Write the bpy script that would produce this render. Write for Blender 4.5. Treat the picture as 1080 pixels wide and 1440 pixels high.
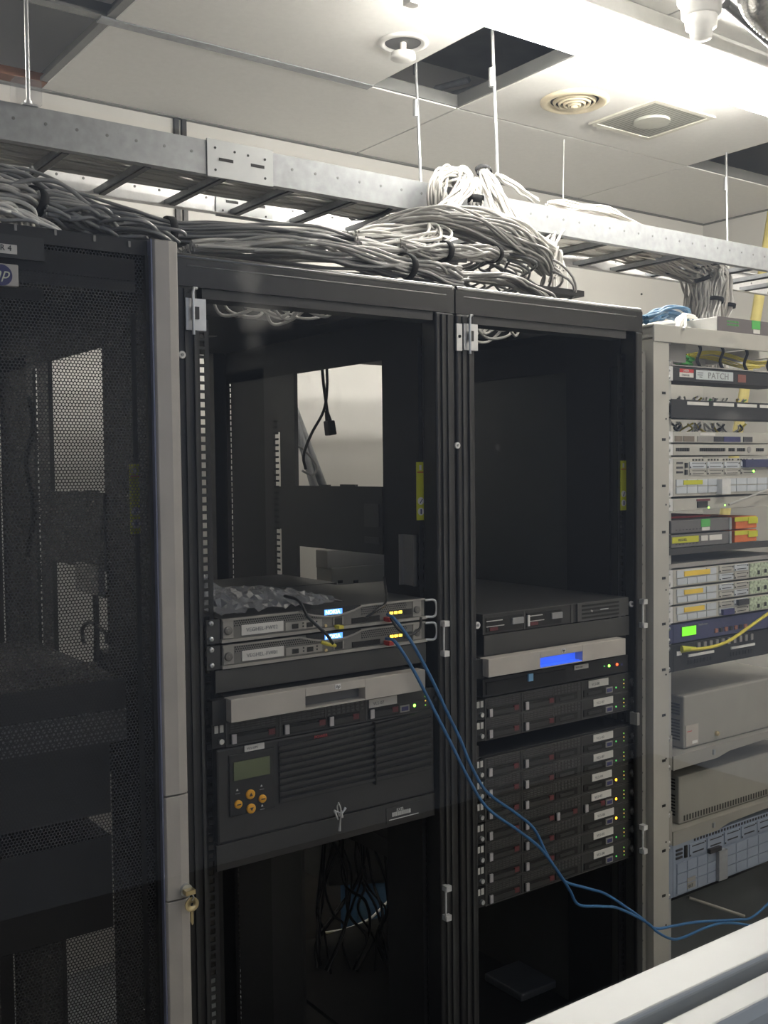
import bpy, bmesh, math, random
from mathutils import Vector, Matrix
random.seed(7)
C = bpy.context.scene
for o in list(bpy.data.objects): bpy.data.objects.remove(o, do_unlink=True)
COL = C.collection

# ------------------------------------------------------------------ camera
CAM = Vector((-0.6823, -1.5834, 1.6429)); YAW, PIT, ROL, FPX = 0.6277, -0.0421, -0.0113, 1465.79
_f = Vector((math.sin(YAW)*math.cos(PIT), math.cos(YAW)*math.cos(PIT), math.sin(PIT)))
_r = Vector((math.cos(YAW), -math.sin(YAW), 0)); _u = _r.cross(_f)
RT = math.cos(ROL)*_r + math.sin(ROL)*_u; UP = -math.sin(ROL)*_r + math.cos(ROL)*_u
cd = bpy.data.cameras.new('camera'); cam = bpy.data.objects.new('camera', cd); COL.objects.link(cam)
cd.sensor_fit = 'VERTICAL'; cd.sensor_height = 36; cd.sensor_width = 27; cd.lens = FPX/1440*36
cd.clip_start = 0.02; cd.clip_end = 60
M = Matrix.Identity(4)
for i in range(3): M[i][0] = RT[i]; M[i][1] = UP[i]; M[i][2] = -_f[i]; M[i][3] = CAM[i]
cam.matrix_world = M; C.camera = cam

# ------------------------------------------------------------------ world, lights, exposure
W = bpy.data.worlds.new('world'); C.world = W; W.use_nodes = True
WORLD_STRENGTH, LAMP_STRENGTH, AISLE_FILL, BACK_FILL = 0.70, 98.0, 72.0, 85.0
W.node_tree.nodes['Background'].inputs[0].default_value = (0.72, 0.82, 1.0, 1)
W.node_tree.nodes['Background'].inputs[1].default_value = WORLD_STRENGTH
def area(name, loc, rot, sx, sy, power, colr):
    l = bpy.data.lights.new(name, 'AREA'); l.shape = 'RECTANGLE'; l.size = sx; l.size_y = sy; l.energy = power; l.color = colr
    o = bpy.data.objects.new(name, l); COL.objects.link(o); o.location = loc; o.rotation_euler = rot; return o
C.view_settings.view_transform = 'Standard'; C.view_settings.look = 'None'
C.view_settings.exposure = 0.0; C.view_settings.gamma = 1; C.view_settings.use_curve_mapping = False

# ------------------------------------------------------------------ materials
def mat(name, col, rough=.5, metal=0, var=.06, scale=18, bump=0, spec=.5, emit=None, es=0, coat=0):
    m = bpy.data.materials.new(name); m.use_nodes = True; nt = m.node_tree; b = nt.nodes['Principled BSDF']
    b.inputs['Roughness'].default_value = rough; b.inputs['Metallic'].default_value = metal
    b.inputs['Specular IOR Level'].default_value = spec; b.inputs['Coat Weight'].default_value = coat
    tc = nt.nodes.new('ShaderNodeTexCoord'); n = nt.nodes.new('ShaderNodeTexNoise'); n.inputs['Scale'].default_value = scale
    n.inputs['Detail'].default_value = 4; nt.links.new(tc.outputs['Object'], n.inputs['Vector'])
    r = nt.nodes.new('ShaderNodeValToRGB'); nt.links.new(n.outputs['Fac'], r.inputs['Fac'])
    r.color_ramp.elements[0].position = .3; r.color_ramp.elements[1].position = .7
    r.color_ramp.elements[0].color = tuple(c*(1-var) for c in col)+(1,); r.color_ramp.elements[1].color = tuple(min(1, c*(1+var)) for c in col)+(1,)
    nt.links.new(r.outputs['Color'], b.inputs['Base Color'])
    if bump:
        bn = nt.nodes.new('ShaderNodeBump'); bn.inputs['Strength'].default_value = bump; bn.inputs['Distance'].default_value = .002
        nt.links.new(n.outputs['Fac'], bn.inputs['Height']); nt.links.new(bn.outputs['Normal'], b.inputs['Normal'])
    if emit: b.inputs['Emission Color'].default_value = emit+(1,); b.inputs['Emission Strength'].default_value = es
    return m
def vmath(nt, op, a, b=None):
    n = nt.nodes.new('ShaderNodeVectorMath'); n.operation = op
    for i, v in enumerate((a, b)):
        if v is None: continue
        if isinstance(v, tuple): n.inputs[i].default_value = v
        else: nt.links.new(v, n.inputs[i])
    return n
def hexholes(nt, px, r):
    """0 in holes, 1 on metal: hexagonal array of round holes in the X-Z plane, pitch px"""
    tc = nt.nodes.new('ShaderNodeTexCoord'); P = vmath(nt, 'MULTIPLY', tc.outputs['Object'], (1, 0, 1)).outputs[0]
    s = (px, 1, px*1.732); ds = []
    for off in ((0, 0, 0), (.5, 0, .5)):
        d = vmath(nt, 'DIVIDE', P, s).outputs[0]; d = vmath(nt, 'ADD', d, (off[0]+50, .25, off[2]+50)).outputs[0]
        d = vmath(nt, 'FRACTION', d).outputs[0]; d = vmath(nt, 'SUBTRACT', d, (.5, 0, .5)).outputs[0]
        d = vmath(nt, 'MULTIPLY', d, (px, 0, px*1.732)).outputs[0]; ds.append(vmath(nt, 'LENGTH', d).outputs['Value'])
    mn = nt.nodes.new('ShaderNodeMath'); mn.operation = 'MINIMUM'; nt.links.new(ds[0], mn.inputs[0]); nt.links.new(ds[1], mn.inputs[1])
    g = nt.nodes.new('ShaderNodeMath'); g.operation = 'GREATER_THAN'; nt.links.new(mn.outputs[0], g.inputs[0]); g.inputs[1].default_value = r
    return g.outputs[0]
def mesh_alpha(name, col, px, r):
    m = mat(name, col, .6); nt = m.node_tree; h = hexholes(nt, px, r)
    tr = nt.nodes.new('ShaderNodeBsdfTransparent'); mx = nt.nodes.new('ShaderNodeMixShader'); out = nt.nodes['Material Output']
    nt.links.new(h, mx.inputs[0]); nt.links.new(tr.outputs[0], mx.inputs[1]); nt.links.new(nt.nodes['Principled BSDF'].outputs[0], mx.inputs[2])
    nt.links.new(mx.outputs[0], out.inputs['Surface']); return m
def perf(name, col, dark, px, r):
    m = mat(name, col, .5); nt = m.node_tree; h = hexholes(nt, px, r); b = nt.nodes['Principled BSDF']
    src = b.inputs['Base Color'].links[0].from_socket
    mx = nt.nodes.new('ShaderNodeMix'); mx.data_type = 'RGBA'; nt.links.new(h, mx.inputs[0]); mx.inputs[6].default_value = dark+(1,)
    nt.links.new(src, mx.inputs[7]); nt.links.new(mx.outputs[2], b.inputs['Base Color']); return m
def emis(name, col, s): return mat(name, tuple(c*.6 for c in col), .4, emit=col, es=s)

WALL = mat('wall_paint', (.67, .655, .62), .85, var=.03, scale=3, bump=.05)
CEIL = mat('ceiling_tile_board', (.80, .79, .76), .9, var=.02, scale=60, bump=.1)
TBAR = mat('grid_bar_paint', (.20, .20, .19), .5, .2)
PLEN = mat('plenum_concrete', (.30, .30, .29), .9, var=.2, scale=4)
FLOOR = mat('floor_vinyl', (.16, .17, .18), .5, var=.1, scale=6)
BLK = mat('rack_black_paint', (.009, .009, .010), .36, var=.15, scale=30)
BLKM = mat('rack_matt_black', (.010, .010, .011), .6, var=.15)
BLKG = mat('rack_grey_black', (.026, .026, .026), .5, var=.1)
EDGE = mat('rack_edge_gloss', (.025, .025, .025), .14, var=.1, spec=1, coat=1)
DK = mat('server_dark_plastic', (.022, .0215, .0215), .5)
DK2 = mat('server_bar_plastic', (.055, .054, .052), .45)
DKH = mat('recess_black', (.004, .004, .004), .7)
GRY = mat('blank_panel_grey', (.040, .039, .038), .5)
SIL = mat('silver_plastic', (.46, .43, .39), .45, .15)
STEEL = mat('steel_zinc', (.62, .63, .64), .3, .85)
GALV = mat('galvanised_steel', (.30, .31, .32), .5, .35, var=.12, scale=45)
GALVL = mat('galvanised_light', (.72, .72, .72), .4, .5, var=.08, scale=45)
WHT = mat('white_label', (.62, .60, .56), .6)
WHTP = mat('white_plastic', (.75, .74, .71), .4)
YEL = mat('yellow_sticker', (.50, .50, .02), .5)
ORG = mat('orange_button', (.75, .36, .02), .45)
GRN = mat('green_tape', (.08, .38, .08), .6)
RED = mat('red_plastic', (.45, .03, .03), .5)
MAR = mat('maroon_latch', (.12, .02, .025), .5)
BLU = mat('blue_cable_jacket', (.03, .13, .30), .4)
BLUD = mat('blue_dark_cable', (.02, .10, .20), .4)
NAVY = mat('navy_faceplate', (.03, .035, .10), .45)
CAB = mat('grey_cable_jacket', (.40, .39, .37), .38, var=.1, scale=8)
CABW = mat('white_cable_jacket', (.72, .70, .66), .4, var=.06, scale=8)
CABD = mat('dark_grey_cable_jacket', (.26, .26, .26), .35, var=.12, scale=8)
CABK = mat('black_cable_jacket', (.012, .012, .012), .4)
CABY = mat('yellow_cable_jacket', (.62, .52, .05), .4)
VEL = mat('velcro_black', (.012, .012, .013), .9)
BEI = mat('beige_rack_paint', (.42, .405, .36), .45, var=.03)
BEID = mat('beige_equipment_case', (.28, .27, .24), .55, var=.04)
GEQ = mat('grey_equipment_case', (.26, .25, .235), .5)
RTR = mat('pale_router_face', (.50, .53, .56), .45, var=.05)
RTRB = mat('blue_grey_router_face', (.23, .27, .34), .5, var=.08)
NOK = mat('appliance_grey_face', (.15, .143, .13), .45)
NOKL = mat('appliance_light_trim', (.30, .285, .255), .4)
NOKP = perf('appliance_perforated', (.17, .163, .15), (.01, .01, .01), .0045, .0016)
PORT = mat('port_black', (.01, .01, .01), .5)
TXT = mat('ink_black', (.03, .03, .035), .6)
TXTG = mat('ink_grey', (.25, .25, .25), .6)
TXTW = mat('ink_white', (.6, .6, .58), .6)
HPB = mat('badge_navy', (.03, .03, .12), .4)
BROWN = mat('brown_wood', (.22, .10, .05), .7, var=.2)
PALY = mat('pale_yellow_paint', (.70, .60, .22), .6)
PALB = mat('pale_blue_tab_window', (.25, .55, .85), .5)
CREAM = mat('cream_plastic', (.66, .58, .42), .5)
FRAME = mat('white_aluminium', (.40, .40, .375), .35, .1, var=.03)
FRAMEG = mat('gasket_grey', (.12, .12, .115), .6)
BLUBOX = mat('blue_crate_plastic', (.03, .08, .16), .5)
YELBAG = mat('yellow_bag', (.80, .58, .10), .7)
BRASS = mat('brass_key', (.62, .50, .28), .35, .8)
BLUE_LCD = emis('blue_display_glow', (.12, .38, 1.0), 1.6)
BLUE_REC = emis('blue_recess_glow', (.05, .16, 1.0), .7)
TXTE = emis('display_text_glow', (.7, .9, 1.0), 3.0)
AMB = emis('amber_led', (1.0, .62, .05), 4.0)
ORGL = emis('orange_led', (1.0, .45, .02), 5.0)
GRNL = emis('green_led', (.15, 1.0, .2), .55)
GRNB = emis('green_led_bright', (.3, 1.0, .1), 4.0)
REDL = emis('red_led', (1.0, .08, .02), 4.0)
GLCD = emis('green_lcd_glow', (.20, .85, .02), .9)
TUBE = emis('fluorescent_tube_glow', (1.0, .97, .90), LAMP_STRENGTH)
AISLE_GLOW = emis('aisle_fill_glow', (1.0, .96, .89), AISLE_FILL)
FILL_GLOW = emis('unseen_fill_glow', (1.0, .95, .86), BACK_FILL)
MESH = mesh_alpha('perforated_door_sheet', (.010, .010, .012), .0052, .00195)
OLIV = mat('lcd_olive', (.10, .12, .06), .3)

# anti-static bag: thin crinkled film
def film(name):
    m = mat(name, (.42, .43, .46), .14, .3, spec=1); nt = m.node_tree
    tr = nt.nodes.new('ShaderNodeBsdfTransparent'); mx = nt.nodes.new('ShaderNodeMixShader'); mx.inputs[0].default_value = .65
    nt.links.new(tr.outputs[0], mx.inputs[1]); nt.links.new(nt.nodes['Principled BSDF'].outputs[0], mx.inputs[2])
    nt.links.new(mx.outputs[0], nt.nodes['Material Output'].inputs['Surface']); return m
FILM = film('antistatic_film')
CLEAR = film('clear_wrap_film'); CLEAR.node_tree.nodes['Mix Shader'].inputs[0].default_value = .22

# window pane: clear glass with a faint reflection and cloudy reflections painted as pale patches
def pane_mat(reflect_patches):
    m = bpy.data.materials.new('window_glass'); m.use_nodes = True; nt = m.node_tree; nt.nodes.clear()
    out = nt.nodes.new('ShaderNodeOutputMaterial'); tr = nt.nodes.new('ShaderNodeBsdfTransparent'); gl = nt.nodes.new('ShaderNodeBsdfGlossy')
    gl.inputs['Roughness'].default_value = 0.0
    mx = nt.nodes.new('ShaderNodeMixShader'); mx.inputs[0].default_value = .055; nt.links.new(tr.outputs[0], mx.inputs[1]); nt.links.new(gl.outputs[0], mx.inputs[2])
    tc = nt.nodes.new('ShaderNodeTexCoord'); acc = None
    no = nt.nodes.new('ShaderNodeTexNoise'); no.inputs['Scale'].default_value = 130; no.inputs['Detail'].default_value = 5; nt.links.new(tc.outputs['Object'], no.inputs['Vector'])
    for (x, z, rx, rz, k) in reflect_patches:
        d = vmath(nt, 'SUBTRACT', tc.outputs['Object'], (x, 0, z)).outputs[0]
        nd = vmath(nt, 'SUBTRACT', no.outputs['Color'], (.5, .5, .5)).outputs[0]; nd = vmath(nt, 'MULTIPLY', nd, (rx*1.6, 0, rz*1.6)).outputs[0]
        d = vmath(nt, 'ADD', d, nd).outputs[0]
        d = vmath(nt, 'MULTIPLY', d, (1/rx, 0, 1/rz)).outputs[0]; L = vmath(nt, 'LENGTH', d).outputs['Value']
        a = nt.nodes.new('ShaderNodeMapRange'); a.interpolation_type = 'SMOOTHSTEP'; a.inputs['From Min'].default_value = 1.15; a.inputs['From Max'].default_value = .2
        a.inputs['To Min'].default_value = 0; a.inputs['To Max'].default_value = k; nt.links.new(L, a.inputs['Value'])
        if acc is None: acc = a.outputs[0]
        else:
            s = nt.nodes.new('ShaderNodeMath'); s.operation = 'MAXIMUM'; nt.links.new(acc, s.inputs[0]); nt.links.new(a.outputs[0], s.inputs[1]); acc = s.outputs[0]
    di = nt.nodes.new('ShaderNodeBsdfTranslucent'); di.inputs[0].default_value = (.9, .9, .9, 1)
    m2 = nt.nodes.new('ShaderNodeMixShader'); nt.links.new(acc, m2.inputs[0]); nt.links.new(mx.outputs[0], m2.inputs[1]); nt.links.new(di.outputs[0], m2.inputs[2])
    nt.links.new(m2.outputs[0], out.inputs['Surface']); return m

# ------------------------------------------------------------------ geometry helpers
class MB:
    def __init__(s): s.v = []; s.f = []; s.sm = []
    def add(s, vs, fs, smooth=False):
        k = len(s.v); s.v += [tuple(v) for v in vs]; s.f += [tuple(i+k for i in f) for f in fs]; s.sm += [smooth]*len(fs); return s
    def box(s, x0, x1, y0, y1, z0, z1):
        if x0 > x1: x0, x1 = x1, x0
        if y0 > y1: y0, y1 = y1, y0
        if z0 > z1: z0, z1 = z1, z0
        return s.add([(x0,y0,z0),(x1,y0,z0),(x1,y1,z0),(x0,y1,z0),(x0,y0,z1),(x1,y0,z1),(x1,y1,z1),(x0,y1,z1)],
              [(0,3,2,1),(4,5,6,7),(0,1,5,4),(1,2,6,5),(2,3,7,6),(3,0,4,7)])
    def tube(s, pts, r, n=6, caps=True):
        pts = [Vector(p) for p in pts]; N = len(pts); rr = r if isinstance(r, (list, tuple)) else [r]*N
        vs = []; t0 = (pts[1]-pts[0]).normalized(); a = t0.cross(Vector((0,0,1)));
        if a.length < .1: a = t0.cross(Vector((0,1,0)))
        a.normalize()
        for i, p in enumerate(pts):
            t = (pts[min(i+1,N-1)]-pts[max(i-1,0)]);
            if t.length < 1e-9: t = t0.copy()
            t.normalize(); a = (a-t*a.dot(t))
            if a.length < 1e-4: a = t.cross(Vector((0,1,0)))
            a.normalize(); b = t.cross(a)
            for k in range(n):
                w = 2*math.pi*k/n; vs.append(p+(a*math.cos(w)+b*math.sin(w))*rr[i])
        fs = [(i*n+k, i*n+(k+1)%n, (i+1)*n+(k+1)%n, (i+1)*n+k) for i in range(N-1) for k in range(n)]
        s.add(vs, fs, True)
        if caps: s.add(vs[:n], [tuple(range(n))[::-1]]); s.add(vs[-n:], [tuple(range(n))])
        return s
    def cyl(s, p, axis, r, h, n=20, r2=None):
        p = Vector(p); d = {'x': Vector((1,0,0)), 'y': Vector((0,1,0)), 'z': Vector((0,0,1))}[axis]
        return s.tube([p, p+d*h], [r, r if r2 is None else r2], n)
    def lathe(s, c, axis, prof, n=28):
        """prof: list of (radius, offset along axis)"""
        c = Vector(c); d, a, b = {'y': (Vector((0,1,0)), Vector((1,0,0)), Vector((0,0,1))), 'z': (Vector((0,0,1)), Vector((1,0,0)), Vector((0,1,0))), 'x': (Vector((1,0,0)), Vector((0,1,0)), Vector((0,0,1)))}[axis]
        vs = [c+d*o+(a*math.cos(2*math.pi*k/n)+b*math.sin(2*math.pi*k/n))*r for r, o in prof for k in range(n)]
        fs = [(i*n+k, i*n+(k+1)%n, (i+1)*n+(k+1)%n, (i+1)*n+k) for i in range(len(prof)-1) for k in range(n)]
        return s.add(vs, fs, True)
    def prism(s, poly, axis, a0, a1):
        """extrude 2D poly; axis x: poly=(y,z); y: (x,z); z: (x,y)"""
        def P(u, v, w): return {'x': (w,u,v), 'y': (u,w,v), 'z': (u,v,w)}[axis]
        n = len(poly); vs = [P(u,v,a0) for u,v in poly]+[P(u,v,a1) for u,v in poly]
        return s.add(vs, [tuple(range(n)), tuple(range(2*n-1,n-1,-1))]+[(i,(i+1)%n,n+(i+1)%n,n+i) for i in range(n)])
    def build(s, name, m, parent=None, loc=None, bevel=0, seg=2):
        me = bpy.data.meshes.new(name); o = bpy.data.objects.new(name, me); COL.objects.link(o)
        off = Vector((0,0,0))
        if parent is not None:
            off = WL(parent)
            o.parent = parent
        if loc is not None:
            o.location = Vector(loc)-off; off = Vector(loc)
        me.from_pydata([tuple(Vector(v)-off) for v in s.v], [], s.f)
        me.polygons.foreach_set('use_smooth', s.sm); me.materials.append(m)
        bm = bmesh.new(); bm.from_mesh(me); bmesh.ops.recalc_face_normals(bm, faces=bm.faces); bm.to_mesh(me); bm.free()
        if bevel:
            b = o.modifiers.new('bevel', 'BEVEL'); b.width = bevel; b.segments = seg; b.limit_method = 'ANGLE'; b.angle_limit = .7
        return o
def WL(o):
    L = Vector((0,0,0))
    while o is not None: L += o.location; o = o.parent
    return L
def tag(o, label=None, cat=None, group=None, kind=None):
    for k, v in (('label', label), ('category', cat), ('group', group), ('kind', kind)):
        if v: o[k] = v
    return o
def empty(name, loc, label, cat, group=None):
    o = bpy.data.objects.new(name, None); o.empty_display_size = .05; COL.objects.link(o); o.location = loc
    return tag(o, label, cat, group)
def struct(o): o['kind'] = 'structure'; return o
def B(*a): return MB().box(*a)
def at(px, py, Y=None, X=None, Z=None):
    d = (px-540)/FPX*RT-(py-720)/FPX*UP+_f
    if Y is not None: t = (Y-CAM.y)/d.y
    elif X is not None: t = (X-CAM.x)/d.x
    else: t = (Z-CAM.z)/d.z
    return CAM+d*t
def spline(P, n=8):
    P = [Vector(p) for p in P]; Q = [P[0]*2-P[1]]+P+[P[-1]*2-P[-2]]; out = []
    for i in range(1, len(Q)-2):
        for k in range(n):
            t = k/n; a, b, c, d = Q[i-1:i+3]
            out.append(.5*((2*b)+(c-a)*t+(2*a-5*b+4*c-d)*t*t+(3*b-a-3*c+d)*t**3))
    out.append(P[-1]); return out
def lerp(L, t):
    x = t*(len(L)-1); i = min(int(x), len(L)-2); return L[i]+(L[i+1]-L[i])*(x-i)
def text(s, size, p, m, parent, name='lettering', stretch=1, flat='y', shear=0):
    """text standing in the XZ plane facing -Y; p = lower left"""
    cu = bpy.data.curves.new('t', 'FONT'); cu.body = s; cu.size = size; cu.extrude = .0003; cu.shear = shear
    cu.space_character = 1.05; cu.resolution_u = 3
    t = bpy.data.objects.new('t', cu); COL.objects.link(t); dg = bpy.context.evaluated_depsgraph_get(); dg.update()
    me = bpy.data.meshes.new_from_object(t.evaluated_get(dg)); bpy.data.objects.remove(t, do_unlink=True)
    me.transform(Matrix.Rotation(math.pi/2, 4, 'X') @ Matrix.Diagonal((stretch, 1, 1, 1)))
    me.materials.clear(); me.materials.append(m)
    o = bpy.data.objects.new(name, me); COL.objects.link(o); o.parent = parent; o.location = Vector(p)-WL(parent); return o
def copy_tree(o, parent=None):
    c = o.copy(); COL.objects.link(c); c.parent = parent
    for ch in [x for x in bpy.data.objects if x.parent == o]: copy_tree(ch, c)
    return c
def bundle(name, label, pts, n, r, Rw, Rh, m, straps=(), wander=.35, group=None, cat='cable bundle', twist=.6, seg=8, sw=.014):
    sp = spline(pts, seg); N = len(sp); mb = MB()
    Rw = Rw if isinstance(Rw, (list, tuple)) else [Rw, Rw]; Rh = Rh if isinstance(Rh, (list, tuple)) else [Rh, Rh]
    fr = []; a = None
    for i in range(N):
        t = (sp[min(i+1,N-1)]-sp[max(i-1,0)]).normalized()
        if a is None:
            a = t.cross(Vector((0,0,1)))
            if a.length < .15: a = t.cross(Vector((0,1,0)))
        a = (a-t*a.dot(t)).normalized(); fr.append((a.copy(), t.cross(a)))
    for c in range(n):
        ra = math.sqrt(random.random()); th = random.random()*6.283; u, w = ra*math.cos(th), ra*math.sin(th)
        p1, p2, f1, f2 = random.random()*6.28, random.random()*6.28, random.uniform(.5, 1.6), random.uniform(.5, 1.6); path = []
        for i in range(N):
            s = i/(N-1); k = 1
            for st in straps: k = min(k, .12+abs(s-st)*6)
            uu = u+wander*k*math.sin(p1+f1*6.28*s*1.5); ww = w+wander*k*math.sin(p2+f2*6.28*s*1.5)
            sq = 1
            for st in straps: sq = min(sq, .78+abs(s-st)*4)
            tw = twist*s; uu, ww = uu*math.cos(tw)-ww*math.sin(tw), uu*math.sin(tw)+ww*math.cos(tw)
            path.append(sp[i]+fr[i][0]*uu*lerp(Rw, s)*sq+fr[i][1]*ww*lerp(Rh, s)*sq)
        mb.tube(path, r, 6)
    o = mb.build(name, m, None, loc=pts[0]); tag(o, label, cat, group)
    for st in straps:
        i = int(st*(N-1)); a, b = fr[i]; t = a.cross(b).normalized(); sb = MB(); K = 22
        ring = lambda d, k: [sp[i]+t*d+a*math.cos(6.283*q/K)*(lerp(Rw, st)*k+.0045)+b*math.sin(6.283*q/K)*(lerp(Rh, st)*k+.0045) for q in range(K)]
        vs = ring(-sw/2, .92)+ring(-sw/2, 1.0)+ring(sw/2, 1.0)+ring(sw/2, .92)
        sb.add(vs, [(j*K+q, j*K+(q+1)%K, ((j+1)%4)*K+(q+1)%K, ((j+1)%4)*K+q) for j in range(4) for q in range(K)], True)
        sb.build('strap', VEL, o)
    return o
def cable(name, label, pts, r, m, cat='cable', group=None, seg=8):
    o = MB().tube(spline(pts, seg), r, 8).build(name, m, None, loc=pts[0]); return tag(o, label, cat, group)

# ================================================================== ROOM
XL_, XR_, YB, YF, H = -2.6, 3.72, 1.736, -1.40, 2.84
struct(B(XL_-.1, XR_+.1, YF, YB+.1, -.05, 0).build('floor', FLOOR))
struct(B(XL_-.1, XR_+.1, YB, YB+.1, 0, 3.3).build('wall_back', WALL))
struct(B(XR_, XR_+.1, YF, YB, 0, 3.3).build('wall_right', WALL))
struct(B(XL_-.1, XL_, YF, YB, 0, 3.3).build('wall_left', WALL))
w = MB().box(XL_-.1, XR_+.1, YF-.10, YF, 0, 1.40).box(XL_-.1, XR_+.1, YF-.10, YF, 2.7, 3.3).box(XL_-.1, -1.9, YF-.10, YF, 1.40, 2.7).box(1.2, XR_+.1, YF-.10, YF, 1.40, 2.7)
struct(w.build('wall_front', WALL))
struct(B(-5, 4, -5.1, YF-.10, -.05, 0).build('floor_corridor', mat('corridor_carpet', (.02, .02, .022), .9)))
struct(B(-5, 4, -5.2, -5.1, 0, 3.0).build('wall_corridor', mat('corridor_paint', (.55, .56, .58), .8)))
struct(B(XL_, XR_, YF, YB, 3.26, 3.3).build('ceiling_slab', PLEN))
# suspended ceiling: tiles with four modules lifted out
gx = [XL_, -1.994, -.794, .406, 1.606, 2.806, XR_]; gy = [YF, -1.27, -.67, -.07, .53, 1.125, YB]
cb = MB(); g = .003
for i in range(6):
    for j in range(6):
        x0, x1, y0, y1 = gx[i]+g, gx[i+1]-g, gy[j]+g, gy[j+1]-g
        if i == 2 and j in (4, 5): continue
        if i == 5 and j == 4: continue
        if i == 3 and j == 4: x1 = 1.250
        if (i, j) in ((1, 5), (1, 4)): continue
        cb.box(x0, x1, y0, y1, H, H+.018)
struct(cb.build('ceiling', CEIL, bevel=.002))
tb = MB()
for x in gx[1:-1]: tb.box(x-.004, x+.004, YF, YB, H+.004, H+.012).box(x-.002, x+.002, YF, YB, H+.01, H+.045)
for y in gy[1:-1]: tb.box(XL_, XR_, y-.004, y+.004, H+.004, H+.0115).box(XL_, XR_, y-.002, y+.002, H+.01, H+.044)
tb.box(-.80, .400, 1.108, 1.142, H+.003, H+.0125).box(.385, .425, .53, 1.736, H+.003, H+.0128).box(1.246, 1.252, .53, 1.125, H+.004, H+.012).box(1.248, 1.252, .53, 1.125, H+.01, H+.045)
struct(tb.build('trim_1', TBAR))
struct(MB().box(XL_, 3.72, YB-.02, YB, H-.004, H+.018).box(XR_-.02, XR_, YF, YB-.02, H-.004, H+.018).build('trim_2', TBAR))
# silver runner laid over one joint
struct(B(.37, 1.25, 1.108, 1.146, H-.003, H+.002).build('trim_3', GALV))
# dark cable duct on the back wall (behind the racks)
t = empty('wall_conduit', (.405, YB-.02, 0), 'pair of thin dark conduits running down the cream back wall', 'conduit')
for dx in (0, .028): B(.86+dx, .876+dx, YB-.012, YB, 1.9, H-.002).build('pipe', BLKG, t)

# window in front of the camera
FZ = 1.469
fr = MB().prism([(-1.350, FZ), (-1.350, 1.40), (-1.50, 1.40), (-1.50, 1.4400), (-1.410, 1.4400), (-1.3885, 1.4520), (-1.3880, 1.4655), (-1.3860, 1.4690), (-1.3760, 1.4690), (-1.3738, 1.4660), (-1.3735, 1.4560), (-1.3690, 1.4560), (-1.3685, FZ-.001), (-1.3675, FZ)], 'x', -1.9, 1.2)
wn = struct(fr.build('window_1', FRAME, bevel=.0008))
MB().box(-1.9, 1.2, -1.3735, -1.3690, 1.4562, 1.4605).build('gasket', FRAMEG, wn)
PY = -1.405
def ppt(px, py): return at(px, py, Y=PY)
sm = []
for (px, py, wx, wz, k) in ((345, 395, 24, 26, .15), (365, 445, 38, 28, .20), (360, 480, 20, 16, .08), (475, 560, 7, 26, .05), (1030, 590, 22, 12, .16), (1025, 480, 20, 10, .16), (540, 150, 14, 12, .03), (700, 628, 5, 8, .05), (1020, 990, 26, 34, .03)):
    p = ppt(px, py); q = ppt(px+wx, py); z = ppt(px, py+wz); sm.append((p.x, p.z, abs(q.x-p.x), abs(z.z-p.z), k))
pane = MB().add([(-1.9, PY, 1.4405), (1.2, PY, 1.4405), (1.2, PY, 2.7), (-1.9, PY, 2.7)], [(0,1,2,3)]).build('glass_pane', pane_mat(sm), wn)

# ================================================================== CEILING FIXTURES
t = empty('fluorescent_light', (1.7, .37, H), 'glowing fluorescent ceiling batten in the upper right corner', 'light')
B(.86, 2.44, .25, .49, 2.795, H).build('housing', WHTP, t, bevel=.006)
for y in (.30, .44):
    MB().cyl((.90, y, 2.775), 'x', .013, 1.50, 14).build('lamp_tube', TUBE, t)
for x in (.885, 2.405):
    for y in (.30, .44): B(x-.015, x+.015, y-.014, y+.014, 2.755, 2.797).build('socket', WHTP, t)
t = empty('fluorescent_light', (1.65, -.85, H), 'unseen fluorescent batten added over the aisle to fill the rack fronts', 'light')  # unseen batten added as fill for the rack fronts
B(.85, 2.45, -.97, -.73, 2.795, H).build('housing', WHTP, t); MB().cyl((.90, -.85, 2.775), 'x', .013, 1.5, 12).build('lamp_tube', AISLE_GLOW, t)

t = empty('fluorescent_light', (-1.0, 1.25, H), 'unseen fluorescent batten added behind the rack row to brighten the wall', 'light')  # unseen batten added to brighten the wall behind the racks
B(-1.75, -.20, 1.14, 1.36, 2.795, H+.02).build('housing', WHTP, t); MB().cyl((-1.7, 1.25, 2.775), 'x', .013, 1.45, 12).build('lamp_tube', FILL_GLOW, t)
t = empty('fluorescent_light', (3.4, .15, H), 'unseen fluorescent batten added beyond the right edge as fill', 'light')  # unseen batten added as more fill from the right
B(3.1, 3.68, .05, .27, 2.795, H).build('housing', WHTP, t); MB().cyl((3.12, .16, 2.775), 'x', .013, .54, 12).build('lamp_tube', FILL_GLOW, t)

def ring_vent(c, R):
    t = empty('ceiling_vent', (c[0], c[1], H), 'round cream air vent with concentric rings in the ceiling', 'vent')
    MB().lathe((c[0], c[1], H), 'z', [(R, 0), (R, -.006), (R*.86, -.014), (R*.74, -.006), (R*.70, 0)], 36).build('outer_ring', CREAM, t)
    MB().lathe((c[0], c[1], H), 'z', [(R*.70, -.001), (.001, -.001)], 36).build('backing', DKH, t)
    for k in range(4):
        q = R*(.60-.14*k); MB().lathe((c[0], c[1], H), 'z', [(q+.004, -.003), (q, -.012-.003*k), (q-.006, -.011-.003*k), (q-.001, -.003)], 30).build('ring', CREAM, t)
    MB().lathe((c[0], c[1], H), 'z', [(.012, -.002), (.012, -.024), (.001, -.026)], 16).build('hub', CREAM, t)
ring_vent((1.873, .849), .112)
c = (1.128, .795)
t = empty('ceiling_speaker', (c[0], c[1], H), 'round white recessed sensor with hanging disc beside the missing tile', 'detector')
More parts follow.
